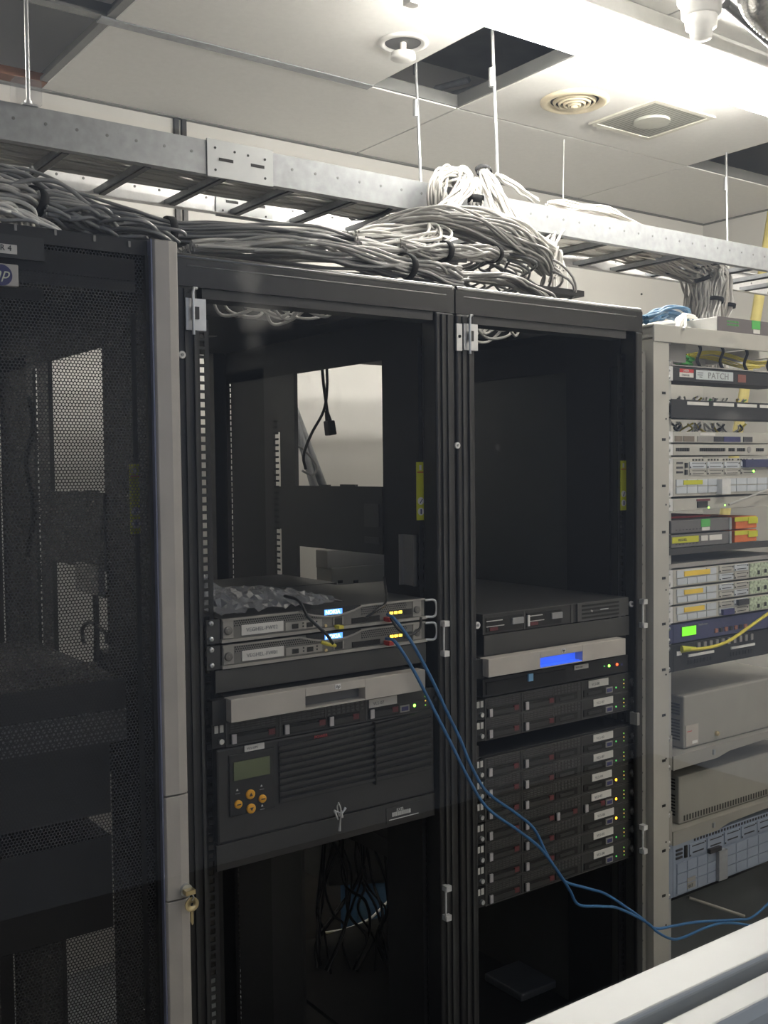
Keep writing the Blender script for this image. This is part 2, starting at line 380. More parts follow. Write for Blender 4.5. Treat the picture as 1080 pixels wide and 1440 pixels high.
MB().lathe((c[0], c[1], H), 'z', [(.072, 0), (.072, -.004), (.056, -.008), (.052, .0), (.05, -.001)], 32).build('rim', WHTP, t)
MB().lathe((c[0], c[1], H), 'z', [(.051, -.002), (.001, -.002)], 28).build('recess', mat('recess_grey', (.12, .12, .12), .7), t)
MB().lathe((c[0], c[1], H), 'z', [(.009, 0), (.009, -.03), (.034, -.031), (.036, -.045), (.001, -.047)], 28).build('disc', WHTP, t)
t = empty('ceiling_diffuser', (2.235, .83, H), 'square grey ceiling diffuser grille with a round centre plate', 'vent')
x0, x1, y0, y1 = 2.10, 2.375, .705, .96
MB().box(x0-.02, x1+.02, y0-.02, y0, H-.006, H).box(x0-.02, x1+.02, y1, y1+.02, H-.006, H).box(x0-.02, x0, y0, y1, H-.006, H).box(x1, x1+.02, y0, y1, H-.006, H).build('frame', mat('diffuser_frame', (.66, .64, .56), .5), t)
B(x0, x1, y0, y1, H-.003, H).build('grille', perf('diffuser_grille', (.34, .34, .30), (.16, .16, .14), .016, .004), t)
MB().cyl((2.2375, .8325, H-.012), 'z', .062, .010, 28).build('centre_plate', mat('diffuser_plate', (.42, .42, .37), .6), t)
# smoke detector in front of the lamp
p = at(986, 0, Z=2.80)
t = empty('smoke_detector', (p.x, p.y, H), 'white stepped smoke detector hanging in front of the bright lamp', 'detector')
MB().lathe((p.x, p.y, H), 'z', [(.058, 0), (.058, -.045), (.050, -.048), (.048, -.080), (.040, -.082)], 28).build('base', WHTP, t)
MB().lathe((p.x, p.y, H), 'z', [(.040, -.082), (.038, -.108), (.028, -.111), (.026, -.135), (.001, -.138)], 28).build('sensor', WHTP, t)
# foil duct and dark bracket at the top right corner
pts = [at(1062, -30, Z=2.80), at(1065, 0, Z=2.78), at(1085, 25, Z=2.77), at(1120, 50, Z=2.76)]
sp = spline(pts, 14); rr = [.040+(.005 if i % 2 else 0) for i in range(len(sp))]
tag(MB().tube(sp, rr, 18).build('foil_duct', mat('crinkled_foil', (.75, .74, .72), .22, .95, var=.2, scale=40, bump=.9), None, loc=pts[0]), 'crinkled silver foil duct in the top right corner', 'duct')
a, b = at(1020, 5, Z=2.81), at(1085, 62, Z=2.81)
tag(MB().tube([a, b, b+(b-a)], .013, 8).build('ceiling_conduit', BLKG, None, loc=a), 'dark conduit between lamp and foil duct', 'conduit')
# things seen through the openings
p = at(60, 118, Y=1.70)
tag(B(p.x-.6, p.x+.14, 1.66, 1.735, p.z-.008, p.z+.018).build('wooden_batten', BROWN, None, loc=(p.x, 1.70, p.z)), 'brown wooden batten above the cream wall, top left', 'batten')
t = empty('plenum_bracket', (1.5, 1.0, 3.2), 'pale metal bracket above the missing ceiling tile', 'bracket')
for (ax, ay, bx, by) in ((612, 125, 660, 112), (622, 137, 690, 118)):
    a, b = at(ax, ay, Z=3.0), at(bx, by, Z=3.0); MB().tube([a, b], .012, 4).build('bar', GALV, t)
MB().tube([Vector((1.60, 1.35, 3.02)), Vector((1.60, 1.35, 3.26))], .006, 6).build('hanger', GALV, t)

# ================================================================== CABLE TRAY
TZ0, TZ1, TY0, TY1 = 2.318, 2.395, .60, .93
t = empty('cable_tray', (1.2, .76, TZ0), 'galvanised ladder cable tray hung above the racks on rods', 'cable tray')
def rail(y, s):
    q = MB(); q.prism([(y, TZ0), (y+s*.022, TZ0), (y+s*.022, TZ0+.003), (y+s*.003, TZ0+.003), (y+s*.003, TZ1-.003), (y+s*.016, TZ1-.003), (y+s*.016, TZ1), (y, TZ1)], 'x', -1.6, 3.70)
    return q
rail(TY0, 1).build('side_rail', GALV, t); rail(TY1, -1).build('side_rail', GALVL, t)  # far rail gets the paler steel to paint in the lamp's reflection
q = MB(); x = -.35
while x < 3.6:
    for z in (TZ0+.046,): q.cyl((x, TY0-.0008, z), 'y', .0035, .001, 8)
    for z in (TZ0+.040,): q.cyl((x, TY1-.0042, z), 'y', .0035, .001, 8)
    x += .066
q.build('rail_holes', mat('hole_shadow_grey', (.16, .16, .16), .6), t)['kind'] = 'stuff'
for k in range(-8, 20):
    x = .095+.186*k
    B(x-.012, x+.012, TY0+.003, TY1-.003, TZ0+.003, TZ0+.017).build('rung', GALV, t)
    B(x-.007, x+.007, TY0+.024, TY1-.024, TZ0-.0005, TZ0+.0031).build('rung_channel', BLKG, t)
for (xa, y, yy) in ((.413, TY0-.004, TY0), (.60, TY1-.007, TY1-.003)):
    sp_ = B(xa, xa+.172, y, yy, TZ0-.004, TZ1+.004).build('splice_plate', mat('splice_zinc', (.36, .37, .37), .45, .4) if 'splice_zinc' not in bpy.data.materials else bpy.data.materials['splice_zinc'], t)
    for (dx, w_) in ((.030, .036), (.112, .036)): B(xa+dx, xa+dx+w_, y-.001, y+.001, TZ0+.034, TZ0+.041).build('slot', DKH, sp_)
    for (dx, z) in ((.02, .062), (.07, .060), (.105, .058), (.15, .056), (.02, .012), (.15, .012)): MB().cyl((xa+dx, y-.001, TZ0+z), 'y', .003, .002, 8).build('bolt_hole', DKH, sp_)
def rod(x0, x1, y, z0, label, kind=0):
    t = empty('hanging_rod', (x1, y, z0), label, 'rod', 'threaded rods holding the cable tray')
    MB().tube([(x1, y, z0), (x0, y, H+.3)], .0045, 10).build('rod', STEEL, t)
    MB().cyl((x1+(x0-x1)*.72, y, z0+.72*(H-z0)-.02), 'z', .0085, .05, 8).build('coupling', STEEL, t)
    MB().box(x1-.016, x1+.016, y-.012, y+.012, z0-.0, z0+.004).cyl((x1, y, z0+.004), 'z', .008, .008, 6).build('washer_nut', STEEL, t)
rod(1.285, 1.314, TY0+.008, TZ1, 'bright steel rod hanging in front of the missing tile')
rod(1.262, 1.29, TY1-.008, TZ1, 'thin steel rod on the far rail beneath the missing tile')
rod(.016, .014, TY0+.008, TZ1, 'steel rod with clear wrap at the far left of the tray')
rod(2.775, 2.79, TY1-.008, TZ1, 'thin steel rod at the right end of the tray')
p = at(36, 138, Y=.60)
tag(MB().box(-.018, .035, .585, .625, TZ1+.001, TZ1+.05).build('clear_plastic_wrap', CLEAR, None, loc=(p.x, .60, TZ1)), 'crumpled clear plastic wrapped round the left rod', 'wrap')
cable('ceiling_wire', 'thin pale cord hanging from the ceiling behind the tray', [(2.143, 1.16, H), (2.138, 1.16, 2.6), (2.155, 1.16, 2.45), (2.16, 1.16, 2.2), (2.17, 1.16, 1.9)], .0022, WHTP, cat='cord')

# cables lying in the tray
A = at
bundle('tray_cable_bundle', 'grey data cables lying along the rungs of the ladder tray', [(-1.5,.76,2.352),(-.4,.76,2.352),(0,.745,2.352),(.4,.75,2.350),(.8,.765,2.350),(1.2,.77,2.350),(1.6,.76,2.350),(2.0,.75,2.352)], 80, .0034, [.105,.105,.105,.105,.105], [.014,.014,.014,.014,.014], CABW, straps=(.60, .66, .74, .80), wander=.3, group=None, twist=.15)
bundle('tray_cable_bundle', 'pale cables in the right half of the tray dropping down behind the beige rack', [(1.5,.77,2.385),(1.8,.77,2.362),(2.1,.76,2.36),(A(945,372,Y=.76)),(A(985,385,Y=.80)),(A(992,410,Y=.80)),(A(990,450,Y=.80)),(A(990,520,Y=.80))], 90, .0036, [.10,.12,.13,.12,.08,.075,.075,.075], [.012,.02,.022,.03,.035,.04,.04,.04], mat('warm_grey_cable_jacket', (.40, .375, .34), .5, var=.15), wander=.2, twist=.1)
bundle('cable_drop', 'strapped pale cable bunch in front of the main cable drop', [A(978,382,Y=.72), A(988,392,Y=.71), A(989,415,Y=.71), A(987,445,Y=.72), A(987,500,Y=.72)], 24, .0036, [.03,.03,.03,.03], [.018,.018], CAB, straps=(.28,), wander=.25)
bundle('cable_drop', 'strapped pale cable bunch at the right side of the main cable drop', [A(1008,378,Y=.70), A(1010,395,Y=.70), A(1007,420,Y=.70), A(1003,440,Y=.70), A(1000,500,Y=.70)], 24, .0036, [.034,.034,.026,.022,.02], [.018,.018], CAB, straps=(.55,), wander=.25)
bundle('cable_drop', 'loose pale cables hanging at the right of the cable drop', [A(1010,378,Y=.75), A(1020,400,Y=.75), A(1022,430,Y=.76), A(1012,460,Y=.76), A(1010,510,Y=.76)], 14, .0035, [.03,.03,.03,.02,.02], [.02,.02], CABW, straps=(.5,), wander=.3)

# cables on top of the racks
bundle('rack_top_cable_bundle', 'dark grey cable bundle along the top of the racks, rearmost', [A(-60,255,Y=.34),A(20,262,Y=.34),A(80,292,Y=.32),A(160,318,Y=.30),A(260,333,Y=.28),A(360,336,Y=.26),A(440,340,Y=.25),A(500,350,Y=.24),A(560,356,Y=.22),A(640,366,Y=.20)], 44, .0034, [.05,.05,.05,.05,.05,.05], [.030,.034,.030,.018,.020,.022], CABD, straps=(.42, .80), wander=.4)
bundle('rack_top_cable_bundle', 'grey cable bundle with black strap on the top edge of the middle rack', [A(262,352,Y=.08),A(330,350,Y=.08),A(400,352,Y=.08),A(470,362,Y=.08),A(530,372,Y=.07),A(572,377,Y=.07),A(610,384,Y=.08),A(640,392,Y=.08)], 34, .0034, [.03,.035,.04,.035,.035,.03], [.010,.016,.022,.022,.024,.020], CAB, straps=(.70,), wander=.45)
bundle('rack_top_cable_bundle', 'fan of grey cables curving down onto the mesh door rack', [A(-60,262,Y=.12),A(0,272,Y=.12),A(40,288,Y=.13),A(85,312,Y=.15),A(130,335,Y=.18),A(170,352,Y=.2)], 38, .0034, [.03,.03,.04,.07,.09,.10], [.018,.022,.026,.024,.020,.02], CAB, straps=(.42,), wander=.4)
bundle('rack_top_cable_bundle', 'steep fan of cables at the far left above the mesh door rack', [A(-70,285,Y=.02),A(-30,292,Y=.02),A(10,300,Y=.03),A(40,322,Y=.04),A(60,345,Y=.05)], 22, .0033, [.02,.03,.05,.07], [.012,.014,.02,.02], CABW, wander=.4)
bundle('rack_top_cable_bundle', 'grey cables sloping down to the silver trim of the mesh door rack', [A(60,300,Y=.10),A(110,312,Y=.10),A(170,322,Y=.10),A(230,345,Y=.12)], 26, .0034, [.03,.05,.06,.06], [.01,.016,.018,.012], CABD, wander=.4)
cable('loose_grey_cable', 'single grey cable arching over the left end of the rack tops', [A(-10,268,Y=.10),A(40,254,Y=.10),A(85,258,Y=.10),A(130,292,Y=.10),A(170,318,Y=.10),A(222,340,Y=.10)], .0038, CABD)
cable('loose_grey_cable', 'lower grey cable arching towards the silver door trim', [A(30,275,Y=.16),A(80,270,Y=.16),A(125,290,Y=.16),A(175,322,Y=.16),A(235,350,Y=.16)], .0038, CABD)
bundle('rack_top_cable_bundle', 'pale cable bundle looping in the middle under the tray', [A(495,336,Y=.22),A(530,331,Y=.24),A(575,330,Y=.26),A(612,332,Y=.24),A(616,345,Y=.2),A(590,356,Y=.17),A(545,356,Y=.16),A(505,352,Y=.16)], 26, .0034, [.018,.03,.03,.028,.02], [.014,.020,.022,.02,.014], CABW, wander=.4)
bundle('rack_top_cable_bundle', 'grey cable bundle with two straps running from the loop to the right', [A(560,350,Y=.16),A(600,352,Y=.16),A(640,354,Y=.16),A(680,356,Y=.18),A(705,358,Y=.2)], 26, .0034, [.02,.022,.022,.02], [.018,.018,.016,.016], CAB, straps=(.42, .88), wander=.4)
# big sweeping arc
bundle('cable_arc', 'broad arc of grey cables sweeping down over the right black rack', [A(500,338,Y=.30),A(545,316,Y=.30),A(600,306,Y=.28),A(655,312,Y=.26),A(705,330,Y=.24),A(745,352,Y=.24),A(772,376,Y=.26)], 58, .0034, [.02,.05,.05,.05,.05,.04,.02], [.010,.018,.024,.030,.036,.032,.024], CAB, wander=.35, seg=10)
bundle('cable_arc', 'thin upper cables of the arc ending near the tray', [A(545,306,Y=.36),A(610,297,Y=.36),A(670,300,Y=.34),A(730,320,Y=.32),A(765,345,Y=.3),A(785,362,Y=.28),A(780,385,Y=.26)], 9, .0034, [.03,.04,.04,.03], [.006,.008,.012,.016], CABW, wander=.5, seg=10)
bundle('cable_comb', 'grey cables dropping one by one behind the right black rack', [A(640,352,Y=.30),A(680,360,Y=.30),A(700,385,Y=.32),A(706,420,Y=.34)], 14, .0034, [.02,.10,.16,.16], [.006,.012,.01,.008], CABD, wander=.3, twist=0)
bundle('cable_comb', 'second row of grey cables dropping behind the right black rack', [A(690,356,Y=.30),A(735,366,Y=.30),A(755,390,Y=.30),A(758,420,Y=.32)], 12, .0034, [.02,.08,.10,.10], [.008,.012,.01,.008], CAB, wander=.3, twist=0)
bundle('cable_drop', 'upright pale cables standing behind the top of the right rack', [A(774,372,Y=.40),A(776,395,Y=.40),A(776,430,Y=.40),A(776,470,Y=.40)], 9, .0036, [.018,.018], [.01,.01], CABW, wander=.2)
bundle('rack_top_cable_bundle', 'low curved grey cables lying on top of the right black rack', [A(630,390,Y=.10),A(680,388,Y=.12),A(725,395,Y=.16),A(755,412,Y=.2),A(768,430,Y=.24)], 16, .0036, [.02,.03,.03,.03], [.008,.008,.008,.008], CAB, wander=.3)
# loops over the tray rail
bundle('cable_loop', 'heart shaped loop of white cables over the tray rail', [A(616,312,Y=.56),A(614,270,Y=.54),A(624,247,Y=.55),A(640,248,Y=.58),A(652,262,Y=.6)], 34, .0036, [.02,.022,.020,.018,.016], [.016,.018,.018,.016], CABW, wander=.35)
bundle('cable_loop', 'white cables forming the right half of the heart shaped loop', [A(598,318,Y=.50),A(628,295,Y=.52),A(648,268,Y=.54),A(650,250,Y=.56),A(640,246,Y=.58)], 34, .0036, [.016,.022,.022,.016], [.014,.018,.018,.012], CABW, wander=.35, straps=())
bundle('cable_bunch', 'short strapped bunch of white cables standing against the tray rail', [A(668,304,Y=.55),A(669,285,Y=.55),A(670,268,Y=.55),A(671,255,Y=.57)], 22, .0036, [.020,.020,.016,.010], [.014,.016,.012,.01], CABW, straps=(.42,), wander=.3, sw=.02)
bundle('cable_bunch', 'fan of bright white cables sloping down from the tray rail', [A(680,240,Y=.60),A(694,268,Y=.52),A(712,300,Y=.46),A(738,330,Y=.38),A(768,352,Y=.32),A(782,378,Y=.28)], 34, .0036, [.018,.022,.030,.036,.034,.02], [.010,.018,.022,.022,.02,.014], CABW, straps=(.02,), wander=.3, sw=.02)
bundle('cable_bunch', 'thin white cables running from the bright rod to the right', [A(697,246,Y=.60),A(712,256,Y=.60),A(730,268,Y=.61),A(752,283,Y=.62)], 7, .003, [.012,.016,.016,.02], [.006,.01,.012,.008], CABW, wander=.2)
bundle('cable_bunch', 'short curved ribbon of cables leaving the underside of the tray', [A(790,322,Y=.62),A(781,330,Y=.6),A(776,342,Y=.56),A(774,352,Y=.5)], 12, .0036, [.022,.022], [.008,.008], CAB, wander=.2)
bundle('tray_cable_bundle', 'white cables bulging over the rail right of the fan', [A(770,288,Y=.76),A(810,292,Y=.72),A(850,300,Y=.72),A(900,322,Y=.74)], 14, .0036, [.03,.03], [.010,.018,.018,.008], CABW, wander=.2)
t = empty('patch_comb', A(745,402,Y=.22), 'black comb bracket at the end of the cable arc', 'bracket')
a, b = A(742,404,Y=.22), A(780,402,Y=.30); MB().box(a.x, b.x, .20, .24, a.z-.010, a.z+.004).build('bar', BLKM, t)
a = A(640,388,Y=.24); tag(MB().box(A(640,388,Y=.24).x, A(765,395,Y=.24).x, .22, .24, a.z-.010, a.z-.002).build('cable_bar', BEID, None, loc=a), 'beige bar the grey cables drop over', 'bar')

# ================================================================== BLACK RACKS
def slotted(x, Y0, Y1, z0, z1, axis, mbx):
    """perforated 19in rail: ladder of square holes. axis 'f' faces front (in XZ), thickness in y"""
    pass
def rail_front(x0, x1, y, z0, z1, hole=.0095, pitch=.01482, side=None):
    """upright strip in the XZ plane with real square holes"""
    q = MB(); xm = (x0+x1)/2; h = hole/2
    q.box(x0, xm-h, y, y+.003, z0, z1); q.box(xm+h, x1, y, y+.003, z0, z1)
    z = z0; 
    while z < z1:
        q.box(xm-h, xm+h, y, y+.003, z, min(z+pitch-hole, z1)); z += pitch
    return q
def rail_side(x, y0, y1, z0, z1, hole=.009, pitch=.0222):
    q = MB(); ym = (y0+y1)/2; h = hole/2
    q.box(x, x+.003, y0, ym-h, z0, z1); q.box(x, x+.003, ym+h, y1, z0, z1); z = z0
    while z < z1:
        q.box(x, x+.003, ym-h, ym+h, z, min(z+pitch-hole, z1)); z += pitch
    return q
def make_rack(x0, x1, label, right_open=True, right_solid=False, sheet=.228, slots=((1.37, 1.495), (1.60, 1.735)), rpost=.048, lpost=.048, lrail=.050, rrail=.055, stk=.051, mid=(1.457, 1.603)):
    t = empty('server_rack', ((x0+x1)/2, 0, 0), label, 'server rack'); D = 1.0
    q = MB()   # base and roof
    q.box(x0+.004, x1-.004, .004, D, .02, .09); q.build('base', BLKM, t)
    q = MB(); q.box(x0+.003, x1-.003, .003, .12, 1.955, 1.985).box(x0+.003, x1-.003, .34, .62, 1.955, 1.985).box(x0+.003, x1-.003, .80, D, 1.955, 1.985)
    q.box(x0+.003, x0+.16, .12, .34, 1.955, 1.985).box(x1-.10, x1-.003, .12, .34, 1.955, 1.985).box(x0+.003, x0+.20, .62, .80, 1.955, 1.985).box(x1-.2, x1-.003, .62, .80, 1.955, 1.985)
    q.build('roof', BLKM, t)
    MB().prism([(.001, 1.945), (.001, 1.992), (.012, 1.9985), (.05, 1.9985), (.05, 1.945)], 'x', x0, x1).build('top_beam', BLK, t)
    MB().tube([(x0+.004, .006, 1.9935), (x1-.004, .006, 1.9935)], .0062, 12).tube([(x0+.02, .0025, 1.979), (x1-.02, .0025, 1.979)], .0022, 8).build('edge_trim', EDGE, t)
    B(x0+.05, x1-.05, .006, .05, 1.928, 1.945).build('inner_header', BLKG, t)
    for (a, b) in ((x0, x0+lpost), (x1-rpost, x1)):
        s = 1 if a == x0 else -1
        po = MB().box(a, b, .0, .045 if b-a > .03 else .012, .02, 1.945).build('front_post', BLK, t, bevel=.004)
        e = x0 if s == 1 else x1
        if rpost > .04 or s == 1: MB().box(min(e+s*.014, e+s*.020), max(e+s*.014, e+s*.020), -.003, .001, .05, 1.94).box(min(e+s*.030, e+s*.035), max(e+s*.030, e+s*.035), -.004, .001, .05, 1.94).build('seal_strip', BLKG, po)
    for (a, b) in ((x0, x0+.010), (x1-.045, x1-.014) if right_open else (x1-.010, x1)):
        MB().box(a, b, D-.012 if a == x0 else D-.05, D, .09, 1.955).build('rear_post', BLKM, t)
    # 19 inch rails
    for (a, b) in ((x0+lrail, x0+lrail+.026), (x1-rrail, x1-rrail+.026)):
        rail_front(a, b, .048, .1, 1.90).build('mounting_rail', BLKM, t)
    # side plane at right edge: columns and plates seen through the rack
    xs = x1-.012
    q = MB(); q.box(xs, xs+.006, .06, D-.06, 1.873, 1.955)          # top side sheet
    q.box(xs, xs+.006, .09, sheet, .1, 1.873)
    q.build('side_sheet', BLKM, t)
    if right_open:
        q = MB(); q.box(xs-.004, xs+.006, .585, .655, .1, 1.873).box(xs, xs+.006, .695, .74, .1, 1.873)
        zz = .1
        for (sa, sb) in slots: q.box(xs, xs+.006, .655, .695, zz, sa); zz = sb
        q.box(xs, xs+.006, .655, .695, zz, 1.873); q.build('rear_channel', BLKG, t)
        q = MB(); q.box(xs, xs+.006, .74, .90, .1, 1.90).build('side_column', BLKM, t)
        rail_side(xs, .90, .945, .1, 1.90, .0105, .0148).build('mounting_rail', BLKM, t)
        z = 1.36; q = MB()
        while z < 1.76: q.box(xs, xs+.002, .672, .695, z, z+.005); z += .0148
        q.build('slot_teeth', BLKM, t)
        pn = MB().box(xs-.004, xs+.004, sheet, .585, mid[0], mid[1]).box(xs-.004, xs+.004, .33, .39, mid[1], mid[1]+.004).box(xs-.004, xs+.004, .44, .47, mid[1], mid[1]+.003).build('blank_panel', BLKG, t)
        MB().box(xs-.006, xs-.004, sheet+.01, sheet+.065, mid[0]+.058, mid[0]+.108).box(xs-.006, xs-.004, sheet+.01, sheet+.065, mid[0]+.022, mid[0]+.036).build('rating_label', mat('label_dark', (.05, .05, .05), .5), pn)
    if right_solid:
        B(x1-.004, x1, .012, D-.02, .05, 1.955).build('side_panel', mat('side_panel_grey', (.045, .045, .040), .4), t)
    # yellow lifting sticker on the right rail
    sx = x1-stk
    st = B(sx-.012, sx+.0065, .0445, .047, 1.539, 1.654).build('warning_sticker', YEL, t)
    for z in (1.577, 1.556): MB().cyl((sx-.003, .0435, z), 'y', .0075, .0012, 18).build('symbol_disc', WHT, st)
    MB().box(sx-.006, sx-.001, .0436, .0446, 1.638, 1.648).build('symbol_mark', WHT, st)
    MB().box(sx-.011, sx+.005, .0438, .0446, 1.633, 1.635).build('red_rule', RED, st)
    MB().add([(sx-.007,.0428,1.5725),(sx-.0055,.0428,1.5715),(sx+.001,.0428,1.5805),(sx-.0005,.0428,1.5815)], [(0,1,2,3)]).box(sx-.0045, sx-.0015, .0426, .0434, 1.551, 1.561).build('symbol_line', HPB, st)
    return t
R1 = make_rack(-.543, .048, 'black server rack behind the perforated door, at the left', sheet=.289, slots=((1.20, 1.866),))
R2 = make_rack(.052, .643, 'open black server rack in the middle, bright wall showing through it', lpost=.038, lrail=.056)
R3 = make_rack(.647, 1.200, 'black server rack on the right with the stack of servers', right_open=False, right_solid=True, rpost=.022, rrail=.030, stk=.012)
# rear sheet of the right rack's right part / nothing else
# hinges, screws, catches
def hinge(x, z, par, flip=0):
    h = MB().box(x-.006, x+.030, -.006, .0, z-.032, z+.020).build('hinge_plate', GALVL, par)
    MB().box(x+.006, x+.016, -.010, -.006, z-.014, z+.006).build('hinge_barrel', BLKG, h)
    MB().tube([(x+.004, -.012, z-.040), (x+.004, -.012, z+.030), (x+.006, -.012, z+.036), (x+.012, -.010, z+.036)], .0028, 8).build('hinge_pin', STEEL, h)
hinge(.073, 1.905, R2); hinge(.668, 1.906, R3)
MB().box(.645, .659, -.004, 0, 1.872, 1.925).build('hinge_leaf', GALVL, R3); MB().cyl((.652, -.006, 1.90), 'y', .003, .002, 10).build('leaf_hole', DKH, R3)
for (x, z, par) in ((.060, 1.832, R2), (.6455, 1.686, R3)):
    s = MB().cyl((x+.0, -.004, z), 'y', .0062, .004, 18).build('post_screw', WHTP, par); MB().cyl((x, -.0055, z), 'y', .0025, .002, 8).build('screw_socket', TXTG, s)
def catch(px, y0, y1, par):
    a, b = A(px, y0, Y=-.01), A(px, y1, Y=-.01)
    c_ = MB().tube([a, b], .0022, 8).build('door_catch', GALVL, par)
    MB().box(a.x-.001, a.x+.012, -.014, 0, a.z-.006, a.z+.005).build('catch_end', GALVL, c_); MB().box(b.x-.001, b.x+.012, -.014, 0, b.z-.005, b.z+.006).build('catch_end', GALVL, c_)
catch(624, 877, 920, R2); catch(627, 1250, 1292, R2); catch(904, 846, 880, R3); catch(904, 1164, 1198, R3)

# ---- mesh door rack front (rack 1)
t = empty('perforated_rack_door', (-.25, -.05, .08), 'black perforated rack door with silver edge strip at the left', 'rack door')
dx0, dx1, dy = -.543, -.024, -.062
MB().add([(dx0+.02, dy, .10), (dx1, dy, .10), (dx1, dy, 1.972), (dx0+.02, dy, 1.972)], [(0,1,2,3)]).build('perforated_sheet', MESH, t)
q = MB().box(dx0, dx1, -.066, -.030, 1.972, 1.995).box(dx0, dx1, -.066, -.030, .07, .10).box(dx0, dx0+.02, -.066, -.030, .1, 1.972).box(dx1-.006, dx1+.002, -.07, -.030, .1, 1.972)
q.build('door_frame', BLKM, t)
def strip(z0, z1, nm):
    q = MB(); pr = [(-.022, -.040), (-.022, -.074), (-.018, -.080), (.004, -.082), (.018, -.080), (.0215, -.074), (.0215, -.040)]
    q.prism(pr, 'z', z0, z1); return q.build(nm, SIL, t, bevel=.001)
zA = A(250, 1118, Y=-.08).z; zB = A(256, 1264, Y=-.08).z
strip(zA+.0012, 1.996, 'silver_strip'); hd = strip(zB+.0012, zA-.0012, 'handle'); strip(.08, zB-.0012, 'silver_strip')
B(-.0245, -.022, -.079, -.04, .08, 1.996).build('strip_edge', mat('edge_blue_grey', (.14, .15, .22), .4, .2), t)
p = A(262, 1252, Y=-.085)
MB().cyl((p.x, -.088, p.z), 'y', .010, .012, 18).build('lock_barrel', STEEL, hd)
k = empty('door_key', (p.x, -.09, p.z), 'brass key hanging from the lock of the silver strip', 'key')
MB().box(p.x-.007, p.x+.009, -.100, -.0885, p.z-.003, p.z+.004).build('inserted_key', BRASS, k)
MB().lathe((p.x+.004, -.097, p.z-.020), 'y', [(.0115, 0), (.0115, .0025), (.003, .0025), (.003, 0), (.0115, 0)], 20).build('key_bow', BRASS, k)
MB().prism([(p.x+.002, p.z-.030), (p.x+.006, p.z-.030), (p.x+.006, p.z-.050), (p.x+.004, p.z-.053), (p.x+.001, p.z-.046)], 'y', -.097, -.0945).build('key_blade', BRASS, k)
MB().tube([(p.x+.003, -.096, p.z+.002), (p.x+.006, -.099, p.z-.008), (p.x+.004, -.096, p.z-.014)], .001, 6).build('key_ring', STEEL, k)
# label plates
a, b = A(-40, 334, Y=-.066), A(62, 368, Y=-.066); a.z = A(62, 336, Y=-.066).z
pl = B(a.x, b.x, -.068, -.0625, b.z, a.z).build('name_plate', BLKG, t)
a, b = A(-30, 343, Y=-.069), A(24, 358, Y=-.069); a.z = A(24, 345, Y=-.069).z
lb = B(a.x, b.x, -.0695, -.068, b.z, a.z).build('rack_label', WHT, pl)
text('R 4', .0115, (b.x-.024, -.0702, b.z+.004), TXT, lb)
a, b = A(-30, 371, Y=-.069), A(26, 404, Y=-.069); a.z = A(26, 373, Y=-.069).z
bd = B(a.x, b.x, -.0715, -.0625, b.z, a.z).build('maker_badge', SIL, t, bevel=.0015)
cx, cz = b.x-.024, (a.z+b.z)/2-.001; MB().cyl((cx, -.0725, cz), 'y', .0148, .001, 30).build('badge_disc', HPB, bd)
text('hp', .022, (cx-.0125, -.0734, cz-.0045), mat('badge_letter', (.6, .62, .5), .4), bd, shear=.35)
# clips along the top of the door
q = MB()
for (px, py) in ((78, 322), (133, 331), (182, 339), (22, 315)):
    a = A(px, py, Y=-.068); q.box(a.x-.0018, a.x+.0018, -.068, -.066, a.z-.009, a.z)
q.build('top_clips', GEQ, t)
# things inside rack 1 near the middle: shelf with perforated front
a, b = A(-20, 1000, Y=.05), A(178, 1038, Y=.05)
s1 = empty('vented_shelf', (-.25, .06, b.z), 'vented grey shelf unit inside the mesh door rack', 'shelf')
B(-.48, b.x, .05, .55, b.z+.052, b.z+.10).build('tray', BLKG, s1); 
B(-.48, b.x, .048, .054, b.z+.0, b.z+.050).build('vent_front', perf('vented_front', (.02, .02, .022), (.20, .20, .20), .0095, .0034), s1)  # light coming through the holes is painted as paler dots
B(-.48, b.x, .06, .55, b.z-.006, b.z-.002).build('shelf_plate', BLKG, s1)

tag(B(-.47, -.03, .12, .80, 1.06, 1.185).build('dark_equipment_case', BLKG, None, loc=(-.25, .3, 1.06), bevel=.002), 'dark wide equipment case behind the perforated door', 'equipment')
tag(B(-.47, -.03, .12, .80, .86, 1.02).build('dark_equipment_case', BLKM, None, loc=(-.25, .3, .86), bevel=.002), 'black equipment case low behind the perforated door', 'equipment')
t = empty('hanging_power_plug', A(125, 800, X=.03), 'grey power brick with looping leads seen through the perforated door', 'power unit')
a, b = A(112, 790, X=.03), A(146, 838, X=.03)
B(.02, .034, b.y, a.y, b.z, a.z).build('brick', GEQ, t, bevel=.002)
MB().tube([A(134, 830, X=.03), A(136, 880, X=.03), A(136, 930, X=.03)], .006, 6).build('lead', CABK, t)
MB().tube(spline([A(118, 905, X=.03), A(116, 885, X=.03), A(128, 875, X=.03), A(148, 890, X=.03), A(150, 905, X=.03)], 6), .004, 6).build('lead', CABK, t)
MB().tube(spline([A(40, 560, X=.034), A(46, 600, X=.034), A(36, 650, X=.034), A(46, 720, X=.034), A(38, 780, X=.034)], 6), .006, 6).build('lead', CABK, t)

